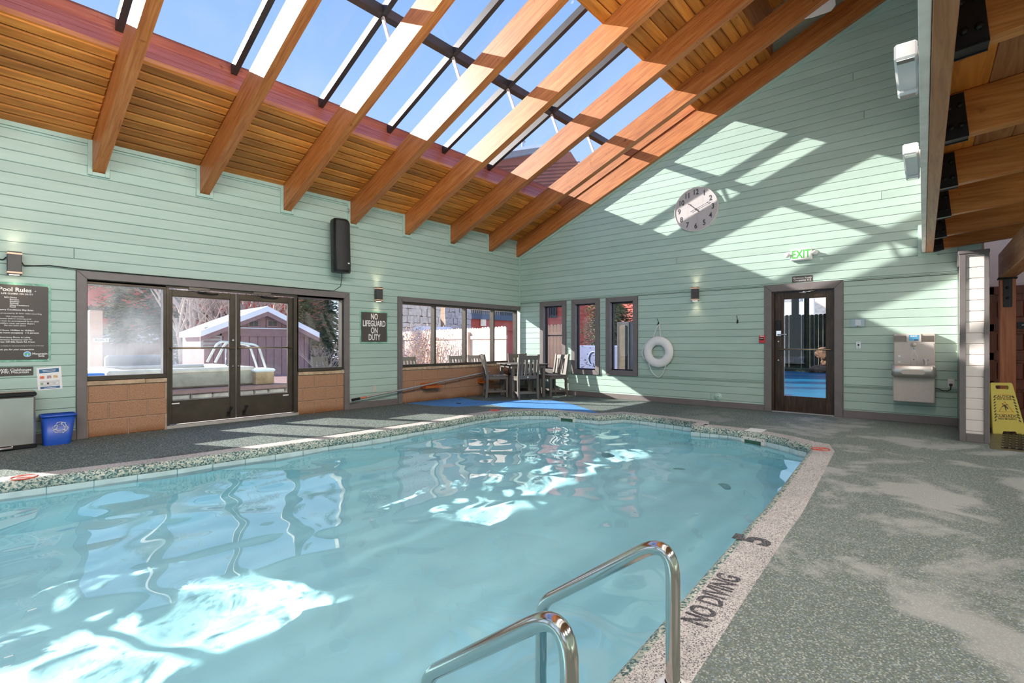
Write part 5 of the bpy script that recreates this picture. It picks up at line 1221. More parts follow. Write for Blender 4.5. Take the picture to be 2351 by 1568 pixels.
# ------------------------------------------------------------------ pool furniture and marks
M_INOX = plain('polished_inox', (0.60, 0.56, 0.52), 0.14, 1.0, var=0.03)
def arc3(pts, rad, n=7):
    """round the corners of a polyline"""
    P = [Vector(p) for p in pts]; out = [P[0]]
    for i in range(1, len(P) - 1):
        a = (P[i - 1] - P[i]); b = (P[i + 1] - P[i]); r_ = min(rad[i - 1] if isinstance(rad, (list, tuple)) else rad, a.length * 0.49, b.length * 0.49)
        s0, s1 = P[i] + a.normalized() * r_, P[i] + b.normalized() * r_
        for k in range(n + 1):
            t = k / n; out.append(s0 * (1 - t) ** 2 + P[i] * 2 * t * (1 - t) + s1 * t * t)
    out.append(P[-1]); return out
def grab_rail(x, y0, y1, zt, zl, label):
    o = empty('grab_rail', (x, y0, 0)); tag(o, label, 'pool rail', 'pool ladder rails')
    dx = 0.03
    T(MB().tube(arc3([(x, y0, -0.02), (x, y0, zt + 0.035), (x + dx, y1, zl), (x + dx, y1, -0.75)], [0.15, 0.07], 10), 0.0235, 16).build('rail_tube', M_INOX), o)
    T(MB().lathe([(0.027, 0.03), (0.04, 0.028), (0.055, 0.012), (0.058, 0.0)], (x, y0, 0.0), 20).build('escutcheon', M_WHITE), o)
    return o
# positions come from the posts' feet on the coping
grab_rail(1.60, 0.69, 1.265, 0.48, 0.085, 'polished steel pool ladder rail next to the NO DIVING lettering')
grab_rail(1.00, 0.69, 1.265, 0.48, 0.085, 'polished steel pool ladder rail standing farther from the NO DIVING lettering')
def lay(o): o.parent = pool; o.location = -pool.location; return o
def coptext(body, px, py, size, sx_, rz, bold=0.004):
    q = onZ(px, py); lay(text('lettering', body, size, M_MARK, frame_floor(q.x, q.y, 0.0008, rz), None, bold=bold, sx=sx_, ext=0.0004))
coptext('NO DIVING', 1641, 1372, 0.15, 0.70, R(3.0)); coptext('5', 1731, 1240, 0.26, 0.95, R(3.0), 0.012)
coptext('NO DIVING', 455, 1037.5, 0.15, 1.0, R(176), 0.003)
coptext('NO DIVING', 1555, 965.5, 0.13, 0.9, R(-96), 0.003)
M_NORED = plain('faded_red_print', (0.55, 0.10, 0.07), 0.7, var=0.2, scale=40)
for px_, py_, rz in ((1884, 1031.5, R(5)), (1136, 942.2, R(175)), (55, 1096, R(176))):
    q = onZ(px_, py_); Mm = frame_floor(q.x, q.y, 0.0012, rz)
    lay(MB().tube([Mm @ Vector((0.085 * math.cos(t), 0.085 * math.sin(t), 0)) for t in [i * math.pi / 14 for i in range(28)]], 0.0075, 4, closed=True).build('no_diving_mark', M_NORED))
    lay(MB().tube([Mm @ Vector((-0.06, 0.06, 0)), Mm @ Vector((0.06, -0.06, 0))], 0.0075, 4).build('no_diving_mark', M_NORED))
    lay(MB().prism([Mm @ Vector(p) for p in ((-0.045, -0.02, 0), (0.02, 0.01, 0), (0.05, 0.0, 0), (0.045, 0.02, 0), (0.0, 0.025, 0))], (0, 0, 0.0), (0, 0, 0.0006)).build('no_diving_mark', M_MARK))
# skimmer mouths
M_SKIM = plain('skimmer_white', (0.62, 0.60, 0.55), 0.5, var=0.06); M_SKIMD = plain('skimmer_throat', (0.03, 0.10, 0.05), 0.5)
for px_, py_ in ((1708, 1022), (1290.5, 969)):
    q = onZ(px_, py_, -0.14); j = min(range(n), key=lambda i: (EDGE[i] - q.xy).length); a, b = EDGE[j - 1], EDGE[(j + 1) % n]; d = (b - a).normalized(); c0 = a + d * (q.xy - a).dot(d)
    nn = Vector((-d.y, d.x)); Mm = Matrix(((d.x, nn.x, 0, c0.x), (d.y, nn.y, 0, c0.y), (0, 0, 1, -0.14), (0, 0, 0, 1)))
    sk = lay(MB().bbox(-0.16, 0.16, -0.01, 0.022, 0.04, 0.075, b=0.004, mat=Mm).bbox(-0.16, 0.16, -0.01, 0.022, -0.085, -0.05, b=0.004, mat=Mm).bbox(-0.16, -0.115, -0.01, 0.022, -0.05, 0.04, b=0.004, mat=Mm).bbox(0.115, 0.16, -0.01, 0.022, -0.05, 0.04, b=0.004, mat=Mm).build('skimmer_frame', M_SKIM))
    T2 = MB().box(-0.115, 0.115, 0.004, 0.012, -0.05, 0.04, mat=Mm).build('skimmer_throat', M_SKIMD); T2.parent = sk
    for u in (-0.14, -0.05, 0.05, 0.14):
        sc_ = MB().sphere(Mm @ Vector((u, 0.023, 0.058)), 0.006, 8, 5).build('screw', M_CHAR); sc_.parent = sk
q = onZ(1735, 988); lay(MB().bbox(q.x - 0.13, q.x + 0.13, q.y - 0.10, q.y + 0.10, 0.0, 0.006, b=0.002, mat=None).build('skimmer_lid', M_WHITE))
# stirred floor returns
M_DRAIN = plain('floor_drain_green', (0.40, 0.74, 0.74), 0.6, var=0.2)
for x, y in ((6.2, 2.6), (5.9, 1.9), (6.2, 3.6)):
    lay(MB().lathe([(0.001, 0.012), (0.07, 0.010), (0.085, 0.0)], (x, y, BOT_Z), 18).build('floor_inlet', M_DRAIN))
# blue rubber inlay and floor drain in the corner
inl = [onZ(*p) for p in ((921, 925), (1010, 916), (1042, 912), (1060, 913.5), (1090, 919), (1125, 921.5), (1160, 921), (1186, 919), (1270, 919.5), (1310, 927), (1345, 938), (1376, 948.5), (1330, 945), (1255, 939), (1170, 936.5), (1130, 929.5), (1090, 931.5), (1045, 934), (1000, 932), (960, 928.5))]
inl = [p if p.y < YW - 0.02 else Vector((p.x, YW - 0.02, 0)) for p in inl]
io = MB().prism([(p.x, p.y, 0.0) for p in inl], (0, 0, -0.001), (0, 0, 0.003)).build('blue_inlay', M_BLUEDECK, floor)
q = onZ(1053, 926.5); fd = MB().lathe([(0.001, 0.006), (0.05, 0.006), (0.055, 0.0)], (q.x, q.y, 0.003), 20).build('floor_drain', M_BLACK); tag(fd, 'small round black floor drain in the blue floor patch', 'floor drain')

# ------------------------------------------------------------------ table and chairs
M_POLY = plain('taupe_poly_lumber', (0.135, 0.118, 0.102), 0.5, var=0.08, scale=5)
def chair(loc, rz, label, group='slatted dining chairs indoors'):
    o = empty('dining_chair', loc, rz); o.scale = (1.06, 1.06, 1.06); tag(o, label, 'chair', group)
    def P(mb, nm, mat=M_POLY): return mb.build(nm, mat, o)
    for sx_ in (-1, 1):
        x = sx_ * 0.20
        P(MB().bbox(x - 0.022, x + 0.022, 0.19, 0.235, 0.0, 0.415, b=0.004), 'leg')
        pr = [(-0.235, 0.0), (-0.19, 0.0), (-0.165, 0.22), (-0.165, 0.45), (-0.235, 0.87), (-0.275, 0.87), (-0.215, 0.44), (-0.215, 0.22)]
        P(MB().prism([(x - 0.020, u, v) for u, v in pr], (0, 0, 0), (0.040, 0, 0)), 'leg')
        P(MB().bbox(x - 0.014, x + 0.014, -0.18, 0.20, 0.365, 0.425, b=0.003), 'seat_rail'); P(MB().bbox(x - 0.012, x + 0.012, -0.19, 0.20, 0.10, 0.145, b=0.003), 'stretcher')
    P(MB().bbox(-0.19, 0.19, 0.01, 0.045, 0.105, 0.14, b=0.003), 'stretcher'); P(MB().bbox(-0.18, 0.18, 0.195, 0.228, 0.36, 0.42, b=0.003), 'seat_rail')
    P(MB().bbox(-0.18, 0.18, -0.205, -0.172, 0.105, 0.14, b=0.003), 'stretcher')
    for k in range(5): P(MB().bbox(-0.222, 0.222, -0.165 + k * 0.082, -0.165 + k * 0.082 + 0.074, 0.425 - 0.006 * math.sin(k * 0.78), 0.447 - 0.006 * math.sin(k * 0.78), b=0.004), 'seat_slat')
    def bk(z): return -0.19 - 0.07 * (z - 0.45) / 0.42
    def bar(x0, x1, z0, z1, nm, t=0.012): P(MB().prism([(x0, bk(z0), z0), (x1, bk(z0), z0), (x1, bk(z1), z1), (x0, bk(z1), z1)], (0, -t, 0), (0, t, 0)), nm)
    bar(-0.182, 0.182, 0.395, 0.465, 'back_rail'); bar(-0.182, 0.182, 0.775, 0.855, 'back_rail')
    for k in range(4): xx = -0.135 + 0.09 * k; bar(xx - 0.026, xx + 0.026, 0.463, 0.777, 'back_slat', 0.008)
    P(MB().lathe([(0.0005, -0.0045), (0.020, -0.004), (0.021, 0)], (0, bk(0.43) - 0.012, 0.43), 16, 'Y'), 'oval_badge', plain_cache('badge_silver', (0.6, 0.6, 0.6), 0.3, 0.5))
    return o
TC = Vector((8.42, 7.06, 0)); TA = R(-28)
def around(rx, ry, face, label):
    p = TC + Matrix.Rotation(TA, 3, 'Z') @ Vector((rx, ry, 0)); return chair(p, TA + face, label)
ch_b = chair((8.10, 6.74, 0), R(-27), 'slatted taupe dining chair with its back to the pool')
ch_a = chair((7.98, 7.46, 0), R(-128), 'slatted taupe dining chair between the block wall and the table')
ch_c = chair((8.90, 6.58, 0), R(74), 'slatted taupe dining chair between the table and the narrow windows')
ch_d = chair((8.93, 7.52, 0), R(150), 'slatted taupe dining chair tucked into the corner behind the table')
tbl = empty('dining_table', TC, TA); tag(tbl, 'square taupe slatted dining table in the corner by the windows', 'table')
for k in range(7): MB().bbox(-0.44, 0.44, -0.44 + k * 0.126, -0.44 + k * 0.126 + 0.121, 0.70, 0.722, b=0.004).build('top_slat', M_POLY, tbl)
for sg in (-1, 1):
    MB().bbox(-0.38, 0.38, sg * 0.36 - 0.014, sg * 0.36 + 0.014, 0.63, 0.70, b=0.003).build('apron', M_POLY, tbl); MB().bbox(sg * 0.36 - 0.014, sg * 0.36 + 0.014, -0.345, 0.345, 0.63, 0.70, b=0.003).build('apron', M_POLY, tbl)
    for s2_ in (-1, 1): MB().bbox(sg * 0.35 - 0.032, sg * 0.35 + 0.032, s2_ * 0.35 - 0.032, s2_ * 0.35 + 0.032, 0, 0.63, b=0.004).build('leg', M_POLY, tbl)

# ------------------------------------------------------------------ outdoors
random.seed(21)
def stuff(o, label, cat): o['kind'] = 'stuff'; o['label'] = label; o['category'] = cat; return o
def snow_sheet(name, x0, x1, y0, y1, z, step=1.2, amp=0.05, hole=None):
    xs_ = np.arange(x0, x1 + 1e-6, step); ys_ = np.arange(y0, y1 + 1e-6, step); Xs, Ys = np.meshgrid(xs_, ys_)
    Zs = z + amp * (np.sin(Xs * 0.9 + 1) * np.cos(Ys * 0.7) + 0.5 * np.sin(Xs * 2.3 + Ys * 1.7)); m = len(xs_)
    fs = [(j * m + i, j * m + i + 1, (j + 1) * m + i + 1, (j + 1) * m + i) for j in range(len(ys_) - 1) for i in range(m - 1)]
    return MB().add(np.stack([Xs.ravel(), Ys.ravel(), Zs.ravel()], 1).tolist(), fs, True).build(name, M_SNOW, None, fix=False)
stuff(snow_sheet('snow_ground', -40, 60, 8.15, 70, -0.16), 'bright snow covering the ground outside the windows', 'snow')
stuff(snow_sheet('snow_ground', 9.6, 60, -20, 8.1, -0.16), 'shaded snow on the ground outside the gable wall', 'snow')
stuff(snow_sheet('snow_ground', -40, -3.6, -20, 8.1, -0.16), 'snow on the ground outside the added rear windows', 'snow')

# raised hot tub on a stone plinth
M_STONE = plain('tan_stone', (0.50, 0.44, 0.36), 0.85, var=0.35, scale=5); M_MAUVE = plain('mauve_stain', (0.27, 0.155, 0.135), 0.7, var=0.15, scale=6)
YP1 = 10.1
zc0 = onY(520, 889, YP1).z
pl = empty('stone_plinth', (3.5, YP1, 0)); tag(pl, 'rough stone plinth with mauve timber cap under the hot tub', 'stone wall')
T(MB().box(0.2, 6.2, YP1 + 0.04, YP1 + 3.0, -0.2, zc0 - 0.07).build('mortar_core', M_MORTAR), pl)
zrow = -0.15; rowi = 0
while zrow < zc0 - 0.09:
    hgt = random.uniform(0.13, 0.22); hgt = min(hgt, zc0 - 0.075 - zrow); x = 0.25 - random.uniform(0, 0.3)
    while x < 6.2:
        wd = random.uniform(0.20, 0.46); P = []
        for u, v in ((0.01, 0.01), (0.5, -0.0), (0.99, 0.01), (1.0, 0.5), (0.98, 0.98), (0.5, 1.0), (0.02, 0.99), (0, 0.5)):
            P.append((x + wd * (u + random.uniform(-0.04, 0.04)), zrow + hgt * (v + random.uniform(-0.06, 0.06))))
        dpt = random.uniform(0.05, 0.09)
        fr_ = inset([Vector(p) for p in P], 0.02); m = 8
        vs = [(p[0], YP1 + 0.05, p[1]) for p in P] + [(p[0], YP1 + 0.05 - dpt * 0.6, p[1]) for p in P] + [(p[0], YP1 + 0.05 - dpt, p[1]) for p in fr_]
        T(MB().add(vs, [(k * m + i, k * m + (i + 1) % m, (k + 1) * m + (i + 1) % m, (k + 1) * m + i) for k in (0, 1) for i in range(m)] + [tuple(range(2 * m, 3 * m))]).build('stone', M_STONE), pl)
        x += wd + 0.012
    zrow += hgt + 0.01
T(MB().bbox(0.1, 6.3, YP1 - 0.10, YP1 + 0.12, zc0 - 0.07, zc0, b=0.006).build('cap_board', M_MAUVE), pl)
T(MB().bbox(0.1, 6.3, YP1 + 0.13, YP1 + 3.0, zc0 - 0.07, zc0 - 0.01, b=0.006).build('deck_boards', M_MAUVE), pl)
ht = empty('hot_tub', (3.0, YP1 + 1.4, zc0)); tag(ht, 'steaming square hot tub with beige rim and grey padded cover', 'hot tub')
zr0 = onY(470, 846, YP1 + 0.35).z
tx0_, tx1_ = onY(245, 850, YP1 + 0.35).x, onY(585, 850, YP1 + 0.35).x
T(MB().bbox(tx0_, tx1_, YP1 + 0.35, YP1 + 2.6, zc0, zr0 - 0.06, b=0.03).build('side_panels', plain('tub_grey', (0.36, 0.33, 0.29), 0.7, var=0.15)), ht)
ri = [(tx0_, tx1_, YP1 + 0.33, YP1 + 0.62), (tx0_, tx1_, YP1 + 2.35, YP1 + 2.62), (tx0_, tx0_ + 0.3, YP1 + 0.6, YP1 + 2.4), (tx1_ - 0.3, tx1_, YP1 + 0.6, YP1 + 2.4)]
for q in ri: T(MB().bbox(*q, zr0 - 0.09, zr0 + 0.01, b=0.03).build('rim', plain_cache('tub_beige', (0.66, 0.58, 0.49), 0.5)), ht)
T(MB().box(tx0_ + 0.2, tx1_ - 0.2, YP1 + 0.5, YP1 + 2.45, zr0 - 0.12, zr0 - 0.08).build('water', plain('tub_water', (0.35, 0.55, 0.55), 0.1, var=0.1)), ht)
T(MB().bbox(tx0_ + 0.4, tx1_ - 0.9, YP1 + 2.7, YP1 + 2.95, zr0 - 0.05, zr0 + 0.22, b=0.05).build('folded_cover', plain('cover_grey', (0.24, 0.25, 0.27), 0.8)), ht)
hb = empty('step_box', (tx1_ + 0.25, YP1 + 0.4, zc0)); tag(hb, 'snow capped timber step box at the corner of the hot tub', 'step')
xa, xb = onY(585, 850, YP1 + 0.25).x, onY(627, 850, YP1 + 0.25).x
T(MB().bbox(xa, xb, YP1 + 0.2, YP1 + 0.75, zc0, zc0 + 0.24, b=0.006).build('timber_box', plain('weathered_timber', (0.36, 0.25, 0.15), 0.8, var=0.3, scale=6)), hb)
T(MB().bbox(xa - 0.03, xb + 0.03, YP1 + 0.18, YP1 + 0.78, zc0 + 0.24, zc0 + 0.31, b=0.03).build('snow_cap', M_SNOW), hb)
for k, lb in ((0, 'white hot tub handrail rising from the snowy step box'), (1, 'white hot tub handrail on the far side of the step box')):
    yy = YP1 + 0.3 + 0.42 * k; a, b_ = xb - 0.12, xb - 0.75
    T_ = MB().tube(arc3([(a, yy, zc0 + 0.30), (a - 0.15, yy, zc0 + 0.78), (b_ - 0.1, yy, zc0 + 0.86), (b_ - 0.3, yy, zc0 + 0.45)], 0.12), 0.022, 10).build('tub_handrail', plain_cache('rail_white', (0.7, 0.7, 0.68), 0.3, 0.3)); tag(T_, lb, 'handrail', 'hot tub handrails')
bl = MB().bbox(onY(199, 860, 9.0).x - 0.5, onY(241, 860, 9.0).x, 9.0, 9.3, -0.1, onY(241, 857, 9.0).z, b=0.01).build('blue_crate', plain('crate_blue', (0.05, 0.16, 0.55), 0.5)); tag(bl, 'blue plastic crate standing outside below the corner window', 'crate')
# steam over the tub
st = MB().bbox(tx0_ - 0.4, tx1_ - 0.6, YP1 + 0.4, YP1 + 3.0, zr0 - 0.05, zr0 + 2.3, b=0.3).build('steam', None)
t = NT('steam_vapour'); pv = t.n('VolumePrincipled'); pv.inputs['Color'].default_value = (1, 1, 1, 1); pv.inputs['Anisotropy'].default_value = 0.2
p = t.coords('pos', (1, 1, 0.8)); nf = t.noise(p, 1.5, 3, 0.6, 1.2); sxz = t.n('SeparateXYZ'); t.l(t.coords('pos'), sxz.inputs[0])
fall = t.ramp(t.math('MULTIPLY', t.math('SUBTRACT', sxz.outputs[2], zr0), 0.5), [(0.0, (1,) * 3), (0.95, (0.1,) * 3)])
fx = t.ramp(t.math('MULTIPLY', t.math('SUBTRACT', sxz.outputs[0], tx0_ - 0.4), 0.25), [(0.0, (0.0,) * 3), (0.12, (1,) * 3), (0.45, (0.75,) * 3), (0.85, (0.0,) * 3)])
den = t.math('MULTIPLY', t.math('MULTIPLY', t.ramp(nf, [(0.40, (0,) * 3), (0.68, (1,) * 3)]), fall), t.math('MULTIPLY', fx, 0.55)); t.l(den, pv.inputs['Density']); t.l(pv.outputs[0], t.out.inputs['Volume'])
st.data.materials.append(t.m); stuff(st, 'white steam drifting up from the hot tub', 'steam')

# shed with snow on the roof
YSH = 15.0
gl_, gr_ = onY(468, 760, YSH), onY(714, 770, YSH); ap = onY(607, 716, YSH); ez_ = onY(714, 771, YSH).z
M_SHED = plain('mauve_board', (0.30, 0.185, 0.175), 0.8, var=0.10); M_SHEDL = plain('pale_board_wall', (0.62, 0.48, 0.42), 0.8, var=0.06)
bk_ = Vector((0.2, 2.5, 0))
sh = empty('shed', ((gl_.x + gr_.x) / 2, YSH, -0.15)); tag(sh, 'mauve boarded shed with thick snow on its gable roof', 'shed')
T(MB().prism([(gl_.x, YSH, -0.15), (gr_.x, YSH, -0.15), (gr_.x, YSH, ez_), (ap.x, YSH, ap.z - 0.08), (gl_.x, YSH, ez_)], (0, 0, 0), bk_).build('walls', M_SHED), sh)
nb_ = 13
for k in range(nb_):
    a, b_ = gl_.x + (gr_.x - gl_.x) * k / nb_, gl_.x + (gr_.x - gl_.x) * (k + 1) / nb_
    def topz(x): return ez_ + (ap.z - 0.08 - ez_) * (1 - abs(x - ap.x) / ((gr_.x - ap.x) if x > ap.x else (ap.x - gl_.x))) - 0.05
    T(MB().prism([(a + 0.008, YSH, -0.15), (b_ - 0.008, YSH, -0.15), (b_ - 0.008, YSH, topz(b_)), (a + 0.008, YSH, topz(a))], (0, 0, 0), (0, -0.025, 0)).build('board', M_SHED), sh)
zl_ = onY(600, 755, YSH).z
T(MB().bbox(gl_.x, gr_.x, YSH - 0.06, YSH - 0.02, zl_ - 0.22, zl_, b=0.01).build('tie_board', M_SHED), sh); T(MB().bbox(gl_.x, gr_.x, YSH - 0.07, YSH - 0.02, zl_, zl_ + 0.03, b=0.008).build('snow_ledge', M_SNOW), sh)
for px_ in (624, 581):
    q = onY(px_, 743, YSH); T(MB().bbox(q.x - 0.17, q.x + 0.17, YSH - 0.05, YSH - 0.02, q.z - 0.11, q.z + 0.11, b=0.01).build('vent_frame', M_SHED), sh)
    for k in range(2): T(MB().box(q.x - 0.12 + 0.13 * k, q.x - 0.01 + 0.13 * k, YSH - 0.055, YSH - 0.048, q.z - 0.07, q.z + 0.07).build('vent_opening', M_CHAR), sh)
q = onY(484, 780, YSH); T(MB().bbox(q.x - 0.26, q.x + 0.26, YSH - 0.06, YSH - 0.02, q.z - 0.25, q.z + 0.25, b=0.01).build('louvre_box', plain_cache('louvre_grey', (0.42, 0.40, 0.40), 0.7)), sh)
for k in range(4): T(MB().box(q.x - 0.2, q.x + 0.2, YSH - 0.08, YSH - 0.055, q.z - 0.17 + 0.1 * k, q.z - 0.14 + 0.1 * k).build('louvre_slat', M_SHED), sh)
T(MB().tube([(gr_.x - 0.05, YSH - 0.06, ez_), (gr_.x - 0.05, YSH - 0.06, -0.1)], 0.04, 8).build('downpipe', plain_cache('pipe_brown', (0.07, 0.045, 0.04), 0.5)), sh)
for (A, B, nm) in ((Vector((gl_.x - 0.15, YSH - 0.25, ez_ - 0.06)), Vector((ap.x, YSH - 0.25, ap.z)), 'snow_slab'), (Vector((ap.x, YSH - 0.25, ap.z)), Vector((gr_.x + 0.15, YSH - 0.25, ez_ - 0.06)), 'snow_slab')):
    T(MB().prism([A, B, B + Vector((0, 0, 0.16)), A + Vector((0, 0, 0.15))], (0, 0, 0), bk_).build(nm, M_SNOW), sh)
    T(MB().prism([A + Vector((0, 0.02, -0.12)), B + Vector((0, 0.02, -0.12)), B + Vector((0, 0.02, 0)), A + Vector((0, 0.02, 0))], (0, 0, 0), (0, 0.06, 0)).build('barge_board', M_SHED), sh)

# picket fences
M_FENCE_P = plain('sunlit_fence', (0.62, 0.46, 0.38), 0.8, var=0.12, scale=3); M_FENCE_B = plain('brown_fence', (0.15, 0.085, 0.06), 0.85, var=0.25, scale=3); M_FENCE_K = plain('shade_dark_fence', (0.004, 0.006, 0.005), 0.9, spec=0.03, var=0.3)  # last fence colour is near black to stand for shade
def fence(p0, p1, z1, mat, label, pw=0.14, rails=True, z0=-0.15, back=1):
    p0, p1 = Vector(p0), Vector(p1); L = (p1 - p0).length; d = (p1 - p0) / L; nn = Vector((-d.y, d.x, 0)) * back
    o = empty('picket_fence', p0); tag(o, label, 'fence'); k = int(L / pw); me_ = None
    for i in range(k):
        c0 = p0 + d * (pw * (i + 0.5)); hz = z1 + random.uniform(-0.015, 0.015)
        if me_ is None:
            w_ = pw / 2 - 0.004; P = [(-w_, z0), (w_, z0), (w_, z1 - 0.05), (w_ * 0.75, z1 - 0.015), (w_ * 0.3, z1), (-w_ * 0.3, z1), (-w_ * 0.75, z1 - 0.015), (-w_, z1 - 0.05)]
            b_ = MB().prism([Vector((d.x * u, d.y * u, v)) for u, v in P], nn * -0.01, nn * 0.01).build('picket', mat, o); me_ = b_.data; b_.location = c0 - p0
        else:
            b_ = link('picket', me_, o); b_.location = c0 - p0 + Vector((0, 0, hz - z1))
    if rails:
        for zz in (z1 - 0.28, z0 + 0.35):
            m = Matrix.Translation(p0) @ Matrix(((d.x, nn.x, 0, 0), (d.y, nn.y, 0, 0), (0, 0, 1, 0), (0, 0, 0, 1)))
            T(MB().bbox(0, L, 0.012, 0.05, zz - 0.045, zz + 0.045, b=0.004, mat=m).build('rail', mat), o)
        for s_ in np.arange(0.0, L, 2.4): T(MB().bbox(s_ - 0.05, s_ + 0.05, 0.012, 0.11, z0, z1 - 0.12, b=0.004, mat=m).build('post', mat), o)
    return o
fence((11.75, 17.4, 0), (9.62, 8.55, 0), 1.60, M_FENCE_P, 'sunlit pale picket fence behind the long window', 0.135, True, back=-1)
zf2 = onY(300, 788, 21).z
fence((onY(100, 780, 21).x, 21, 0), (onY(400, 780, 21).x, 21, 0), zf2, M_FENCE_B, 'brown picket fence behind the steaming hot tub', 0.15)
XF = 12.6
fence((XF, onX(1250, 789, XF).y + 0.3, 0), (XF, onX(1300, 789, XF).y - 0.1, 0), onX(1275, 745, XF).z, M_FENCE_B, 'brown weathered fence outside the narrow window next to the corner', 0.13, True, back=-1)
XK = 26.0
fence((XK, onX(1790, 789, XK).y + 0.8, 0), (XK, onX(1905, 789, XK).y - 0.8, 0), onX(1850, 722, XK).z, M_FENCE_K, 'fence darkened in colour for shade behind the outdoor pool', 0.17, False)

# stone pillared building and red building beyond the fence
M_CREAM = plain('sun_tone_stone', (0.86, 0.68, 0.50), 0.85, var=0.2, scale=5); M_GSTONE = plain('shade_tone_stone', (0.52, 0.43, 0.37), 0.85, var=0.2, scale=5); M_REDW = plain('red_siding', (0.48, 0.085, 0.055), 0.75, var=0.08); M_BROWNW = plain('brown_siding', (0.20, 0.085, 0.05), 0.8, var=0.1)  # pillar stone in two tones, sunlight and shade put into the colour
YB_ = 20.0
def stone_pillar(px0, px1, mat, label, Y=YB_, zt_=7.0):
    x0, x1 = onY(px0, 760, Y).x, onY(px1, 760, Y).x; o = empty('stone_pillar', (x0, Y, -0.15)); tag(o, label, 'pillar')
    T(MB().box(x0 + 0.05, x1 - 0.05, Y + 0.05, Y + 1.2, -0.15, zt_).build('core', M_MORTAR), o)
    z = -0.15
    while z < zt_ - 0.1:
        h = random.uniform(0.22, 0.40); x = x0
        while x < x1 - 0.02:
            wd = min(random.uniform(0.25, 0.55), x1 - x); P = []
            for u, v in ((0, 0), (0.5, 0), (1, 0), (1, 1), (0.5, 1), (0, 1)): P.append((x + 0.012 + (wd - 0.024) * (u + random.uniform(-0.06, 0.06)), z + 0.012 + (h - 0.024) * (v + random.uniform(-0.12, 0.12))))
            T(MB().prism([(u, Y + 0.06, v) for u, v in P], (0, 0, 0), (0, -random.uniform(0.05, 0.10), 0)).build('stone', mat), o); x += wd
        z += h
    return o
bld = empty('apartment_building', (18, YB_ + 1, -0.15)); tag(bld, 'red and brown sided apartment building with stairs and balcony behind the pale fence', 'building')
stone_pillar(860, 1011, M_CREAM, 'cream stone pillar with sunlight in its colour behind the picket fence')
stone_pillar(1021, 1082, M_GSTONE, 'grey stone pillar with shade in its colour beside the outdoor stairs', YB_ + 0.6)
def bpx(nm, mat, px0, px1, py0, py1, Y, dp): 
    a, b_ = onY(px0, py1, Y), onY(px1, py0, Y); return T(MB().box(a.x, b_.x, Y, Y + dp, a.z, b_.z).build(nm, mat), bld)
bpx('stair_wall', M_BROWNW, 1005, 1026, 640, 800, YB_ + 2.6, 0.2); bpx('soffit', plain_cache('tan_soffit', (0.42, 0.30, 0.2), 0.7), 995, 1025, 690, 716, YB_ + 1.5, 0.3)
a, b_ = onY(977, 752, YB_ + 1.2), onY(1021, 716, YB_ + 1.2)
T(MB().tube([a, b_], 0.05, 8).build('stair_rail', plain_cache('pale_rail', (0.6, 0.55, 0.5), 0.6)), bld)
for k in range(7):
    q = a + (b_ - a) * (0.15 + 0.13 * k); T(MB().box(q.x - 0.04, q.x + 0.04, q.y - 0.02, q.y + 0.02, q.z - 1.5, q.z).build('baluster', M_BROWNW), bld)
YR = YB_ + 3.2
for k in range(9):    # red siding courses below the balcony
    za, zb_ = onY(1140, 758, YR).z, onY(1140, 731, YR).z; dzz = (zb_ - za) / 9
    a, b_ = onY(1077, 760, YR).x, onY(1420, 760, YR).x; T(MB().prism([(a, YR, za + k * dzz), (b_, YR, za + k * dzz), (b_, YR + 0.03, za + (k + 1) * dzz), (a, YR + 0.03, za + (k + 1) * dzz)], (0, 0, 0), (0, 0.3, 0)).build('siding_board', M_REDW), bld)
bpx('red_wall', M_REDW, 1077, 1420, 758, 960, YR + 0.4, 0.3); bpx('balcony_floor', plain_cache('blue_flash', (0.05, 0.07, 0.11), 0.5), 1076, 1240, 729.3, 731, YR - 0.2, 0.4)
bpx('dark_wall', plain_cache('shaded_teal_wall', (0.10, 0.12, 0.12), 0.8), 1077, 1300, 560, 731, YR + 2.0, 0.3)  # shade is put into this dark wall colour
for k in range(34):
    px_ = 1081 + k * 4.7; a, b_ = onY(px_, 729, YR - 0.1), onY(px_, 690, YR - 0.1); T(MB().box(a.x - 0.03, a.x + 0.03, YR - 0.12, YR - 0.08, a.z, a.z + 1.0).build('balcony_baluster', M_CHAR), bld)
a, b_ = onY(1079, 729, YR - 0.1), onY(1240, 729, YR - 0.1); T(MB().box(a.x, b_.x, YR - 0.14, YR - 0.06, a.z + 1.0, a.z + 1.07).build('balcony_rail', M_CHAR), bld)
bpx('pale_panel', M_CREAM, 1104, 1116, 733, 748, YR - 0.08, 0.05)
bpx('snowy_roof', M_SNOW, 975, 1036, 751, 757, YB_ - 2.0, 0.8)
# outdoor chairs on the terrace
for px_, lb in ((938, 'slatted chair outdoors below the first long pane'), (1049, 'slatted chair outdoors below the second long pane'), (1092, 'slatted chair outdoors below the third long pane')):
    q = onY(px_, 830, 9.25); chair((q.x, 9.05, -0.06), R(180 + random.uniform(-12, 12)), lb, 'slatted chairs on the terrace')
q = onY(755, 835, 10.2); chair((q.x, 10.2, -0.05), R(200), 'slatted chair outdoors beside the shed corner', 'slatted chairs on the terrace')

